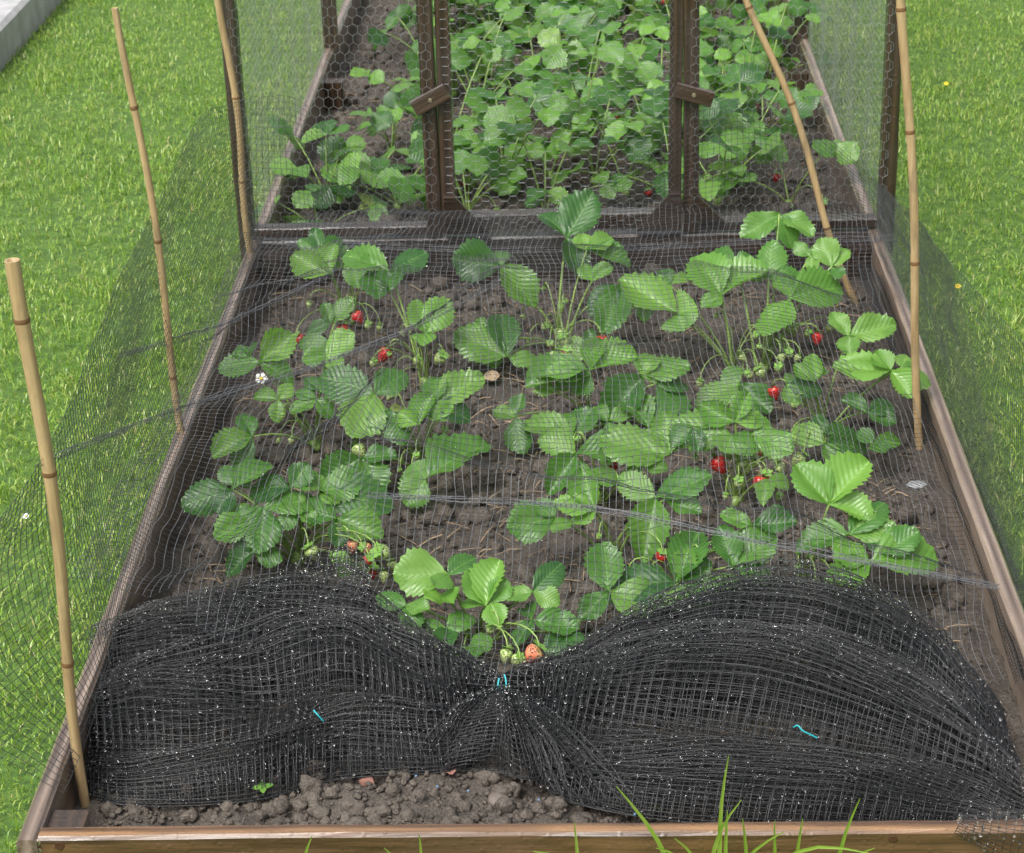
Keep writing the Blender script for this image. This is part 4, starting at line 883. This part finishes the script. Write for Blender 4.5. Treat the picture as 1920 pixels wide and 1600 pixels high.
# upturned corner of the heap over the berries
top = [(690, 1068), (655, 1022), (560, 1058), (480, 1105), (400, 1128)]; bot = [(700, 1150), (640, 1165), (560, 1175), (480, 1180), (400, 1170)]
for ly in range(2):
    A = interp_poly([onz(*p, .15) for p in top], 34); B = interp_poly([onz(*p, .12) for p in bot], 34); v = np.linspace(0, 1, 26)[None, :, None]
    S = A[:, None]*(1-v)+B[:, None]*v; S[..., 2] += .02*np.sin(np.pi*v[..., 0])+.006*np.sin(v[..., 0]*14+ly*2+np.linspace(0, 3, 34)[:, None])-.012*ly
    net_part('upturned_corner', S, .00046, .00046, None, (m_net_k, m_net_k)); HS.append(S)
# loose corner spilling over the front board
A = interp_poly([onz(1800, 1530, .15), onz(1850, 1528, .155), onz(1935, 1520, .16), onz(2000, 1510, .16)], 15); B = interp_poly([ony(1790, 1562, Y0-.004), ony(1840, 1590, Y0-.006), ony(1900, 1625, Y0-.006), ony(1990, 1660, Y0-.006)], 15)
v = np.linspace(0, 1, 11)[None, :, None]; S = A[:, None]*(1-v)+B[:, None]*v; S[..., 2] += .012*np.sin(np.pi*v[..., 0]); S[..., 1] -= .012*np.sin(np.pi*v[..., 0])
net_part('loose_corner', S, .00042, .00042, None, (m_net_b, m_net_b)); HS.append(S)
# water drops hanging in the mesh
g = G(); pts = []
for S in HS:
    f = S.reshape(-1, 3); k_ = int(len(f)*.62); pts.append(f[rng.choice(len(f), k_, replace=False)])
pts = np.concatenate(pts)+rng.normal(0, .0012, (sum(len(p) for p in pts), 3)); r = .0010+.0018*rng.random(len(pts))**1.5
V = (ICO0[0][None]*r[:, None, None]+pts[:, None]-NO).reshape(-1, 3); T_ = (ICO0[1][None]+(np.arange(len(pts))*len(ICO0[0]))[:, None, None]).reshape(-1, 3)
wd = link('water_drops', mesh_np('water_drops', V, None, T_, True), net, m_water); tag(wd, kind='stuff')
# drops on the canes' side of the roof
# ------------------------------------------------------------------ twist ties
ALLN = np.concatenate([S.reshape(-1, 3) for S in HS]); _d = ALLN-CAM; _dep = _d@FW; APX = np.stack([960+F*(_d@RT)/_dep, 800-F*(_d@UP)/_dep], 1)
def on_net(px, py):                                     # the uppermost strand of the heap under a pixel
    k_ = np.argsort(((APX-[px, py])**2).sum(1))[:14]; return float(_dep[k_].min())
def tie(label, px_pts, z, r=.0011):
    dep = np.mean([on_net(*p) for (p, dz) in px_pts]); P_ = np.array([ondepth(p[0], p[1], dep-.003-dz*.5) for (p, dz) in px_pts]); g = G(); pts = interp_poly(P_, 22)
    v, q = tubes((pts-P_[0])[None], np.full((1, 22), r), 5); o = link('twist_tie', mesh_np('twist_tie', v, q, None, True), None, m_tie); o.location = [float(t) for t in P_[0]]
    tag(o, label, 'tie')
tie('looped turquoise tie pinching the heaped net together at its middle', [((936, 1272), .02), ((932, 1290), .03), ((938, 1304), .03), ((948, 1300), .03), ((950, 1280), .03), ((946, 1265), .02)], .19)
tie('short turquoise tie tucked in a fold of the net near the thick cane', [((588, 1332), .0), ((596, 1341), .01), ((606, 1352), .0)], .235)
tie('crooked turquoise tie lying on the larger mound of net', [((1488, 1364), .0), ((1497, 1358), .01), ((1502, 1370), .012), ((1512, 1374), .01), ((1532, 1384), .0)], .245)

# ------------------------------------------------------------------ small things on the soil and lawn
def rock(name, px, py, r, mat, label, cat, sq=.6, group=None, z=ZS):
    v, t = ICO2; q = np.random.default_rng(int(px)); d = 1+.13*vnoise(v[:, 0]*1.7+px, v[:, 1]*1.7+v[:, 2], int(px) % 50, 2)
    p = onz(px, py, z); p[2] = (soil_z(p[0], p[1]) if z == ZS else z)+r*sq*.35
    o = link(name, mesh_np(name, v*d[:, None]*r*np.array([1.25, .95, sq]), None, t, True), None, mat); o.location = [float(a) for a in p]; o.rotation_euler = (0, 0, px % 6); tag(o, label, cat, group); return o
rock('pebble', 935, 1484, .0135, m_stone, 'smooth brown pebble lying before the pinched middle of the net', 'pebble')
rock('pebble', 590, 1487, .010, m_clod, 'rounded lump of earth by the heaped net and front board', 'clod')
rock('pebble', 1722, 893, .013, m_stoneg, 'pale flat stone on the soil inside the timber board', 'stone', .35)
rock('pebble', 1733, 1172, .014, m_stone, 'grey stone on bare soil behind the larger net mound', 'stone')
rock('pebble', 1113, 905, .007, m_stoneg, 'tiny white chip of stone between plants', 'stone')
def dried(px, py, label, s=.02, mat=m_dead):
    p = onz(px, py, ZS); p[2] = soil_z(p[0], p[1])+.008; me = leaflet_mesh('dried_leaf', int(px), 11, 5, 0, mat, .6, .5)
    me.materials.clear(); me.materials.append(mat); o = link('dried_leaf', me); o.location = [float(a) for a in p]; o.rotation_euler = (random.uniform(-.3, .3), random.uniform(-.3, .3), px); o.scale = (s, s, s); tag(o, label, 'dead leaf')
dried(672, 1468, 'withered pinkish leaf lying on crumbly soil beside the front board'); dried(858, 1447, 'curled reddish dead leaf at the foot of the net heap', .018)
dried(410, 1108, 'red brown dead leaf on soil behind the upturned net corner', .022); dried(905, 722, 'curled tan dead leaf on the straw covered soil', .03, m_straw)
g = G(); pp = np.array([onz(x_, y_, ZS+.012) for x_, y_ in ((878, 1483), (1150, 1497), (1190, 1527), (780, 1455), (820, 1475), (1010, 1500))])
for p in pp: g.add(ICO0[0]*.0017+p, None, ICO0[1])
tag(link('slug_pellets', g.mesh('slug_pellets'), None, m_blue), 'small blue slug pellets sprinkled on the front soil', 'pellets', kind='stuff')
def weed(px, py, label, s=.012):
    p = onz(px, py, ZS); p[2] = soil_z(p[0], p[1]); o = empty('seedling', p); tag(o, label, 'seedling')
    top = p+np.array([0, 0, s*1.3]); v, q = tubes((np.stack([p, (p+top)/2, top])-p)[None], np.full((1, 3), .0006), 4); lf = link('stem', mesh_np('stem', v, q), o, m_stem)
    for k in range(4):
        a = k*1.6+px; put_leaflet(o, p, top, top+np.array([math.cos(a), math.sin(a), .35])*s, s*.7, LBY[k % 3], .3)
weed(495, 1500, 'tiny green seedling sprouting from soil at the front'); weed(1228, 1508, 'very small pale seedling close to the long grass blades', .008)
# long grass growing up against the front board
def tuft(name, label, blades):
    p0 = np.array([ony(blades[0][0][0], 1600, Y0-.02)[0], Y0-.02, 0.0]); o = empty(name, p0); tag(o, label, 'grass tuft')
    for pts in blades:
        n = 9; W = np.array([ony(px, py, Y0-.02-.006*i) for i, (px, py) in enumerate(pts)]); base = W[0].copy(); base[2] = 0.0; W = np.concatenate([[base], W])
        C = interp_poly(W, n); wd = .0026*np.sin(np.pi*np.clip(np.linspace(.25, 1, n), 0, .985))**.7+.0002
        tg = nrm(np.gradient(C, axis=0)); sv = nrm(np.cross(tg, [.15, -1, .3]))*wd[:, None]
        cen = C+np.array([0, .0007, 0]); V = np.stack([C-sv, cen, C+sv], 1).reshape(-1, 3)-p0; b = np.arange(n-1)*3
        Q = np.concatenate([np.stack([b, b+1, b+4, b+3], 1), np.stack([b+1, b+2, b+5, b+4], 1)]); link('blade', mesh_np('blade', V, Q, None, True), o, m_grass)
tuft('grass_tuft', 'clump of long grass blades standing up against the front board', [
 [(1350, 1600), (1346, 1500), (1352, 1450), (1366, 1418)], [(1360, 1600), (1360, 1545), (1364, 1520)], [(1330, 1600), (1340, 1530), (1390, 1500)], [(1270, 1600), (1225, 1560), (1190, 1510), (1156, 1475)],
 [(1400, 1600), (1405, 1560), (1392, 1535)], [(1565, 1600), (1590, 1540), (1612, 1498)], [(1440, 1600), (1470, 1570), (1560, 1566), (1630, 1600)], [(1300, 1600), (1250, 1570), (1230, 1590)], [(1380, 1605), (1400, 1580), (1470, 1560)],
 [(1490, 1605), (1500, 1570), (1505, 1535)], [(1325, 1605), (1290, 1580), (1265, 1572)], [(1455, 1605), (1450, 1570), (1452, 1540)], [(1580, 1605), (1600, 1575), (1640, 1590)]])
tuft('grass_tuft', 'few thin grass blades beside the middle of the front board', [[(1085, 1605), (1080, 1570), (1077, 1543)], [(1090, 1605), (1060, 1585), (1000, 1596)], [(790, 1605), (792, 1580), (786, 1565)], [(560, 1605), (570, 1580), (585, 1568)], [(760, 1608), (745, 1585), (720, 1590)]])
def lawn_flower(px, py, mat, label, cat, r=.009):
    p = onz(px, py, .045); b = np.array([p[0], p[1], 0.0]); o = empty(cat.replace(' ', '_'), b); tag(o, label, cat)
    v, q = tubes((np.stack([b, (b+p)/2+np.array([.004, 0, 0]), p])-b)[None], np.full((1, 3), .0008), 4); link('stem', mesh_np('stem', v, q), o, m_stem)
    me = FLW.copy(); me.materials.clear(); me.materials.append(mat); f = link('petal', me, o); f.matrix_basis = Matrix.Translation([float(t) for t in p-b]) @ Matrix.Rotation(.5, 4, 'X') @ Matrix.Scale(r, 4)
    e = link('eye', EYE, o); e.matrix_basis = f.matrix_basis
lawn_flower(1774, 157, m_yellow, 'bright yellow buttercup in the lawn level with the cage wire', 'buttercup', .0065)
lawn_flower(1796, 537, m_yellow, 'yellow buttercup in the lawn under the edge of the net', 'buttercup', .006)
lawn_flower(48, 968, m_petal, 'small white daisy in the lawn beside the thick cane', 'daisy', .0055)
# ------------------------------------------------------------------ concrete kerb of the neighbouring frame
kerb = empty('cold_frame', (float(KA[0]), float(KA[1]), 0)); tag(kerb, 'low concrete kerb topped with a timber sill and green glass at the lawn edge', 'cold frame')
kd3 = np.array([kdir[0], kdir[1], 0]); kn3 = np.array([knor[0], knor[1], 0])
a = KA-kd3*2.2; b = KA+kd3*4.0
HK = .105
beam('concrete_base', a+kn3*.075+[0, 0, HK/2-.02], b+kn3*.075+[0, 0, HK/2-.02], .15, HK+.04, m_conc, kerb, .012)
beam('timber_sill', a+kn3*.105+[0, 0, HK+.012], b+kn3*.105+[0, 0, HK+.012], .024, .020, m_board, kerb, .003)
beam('glass_pane', a+kn3*.325+[0, 0, HK+.06], b+kn3*.325+[0, 0, HK+.06], .40, .005, m_pane, kerb, .001, roll=math.radians(14))
beam('back_wall', a+kn3*.60+[0, 0, .12], b+kn3*.60+[0, 0, .12], .10, .24, m_conc, kerb, .01)
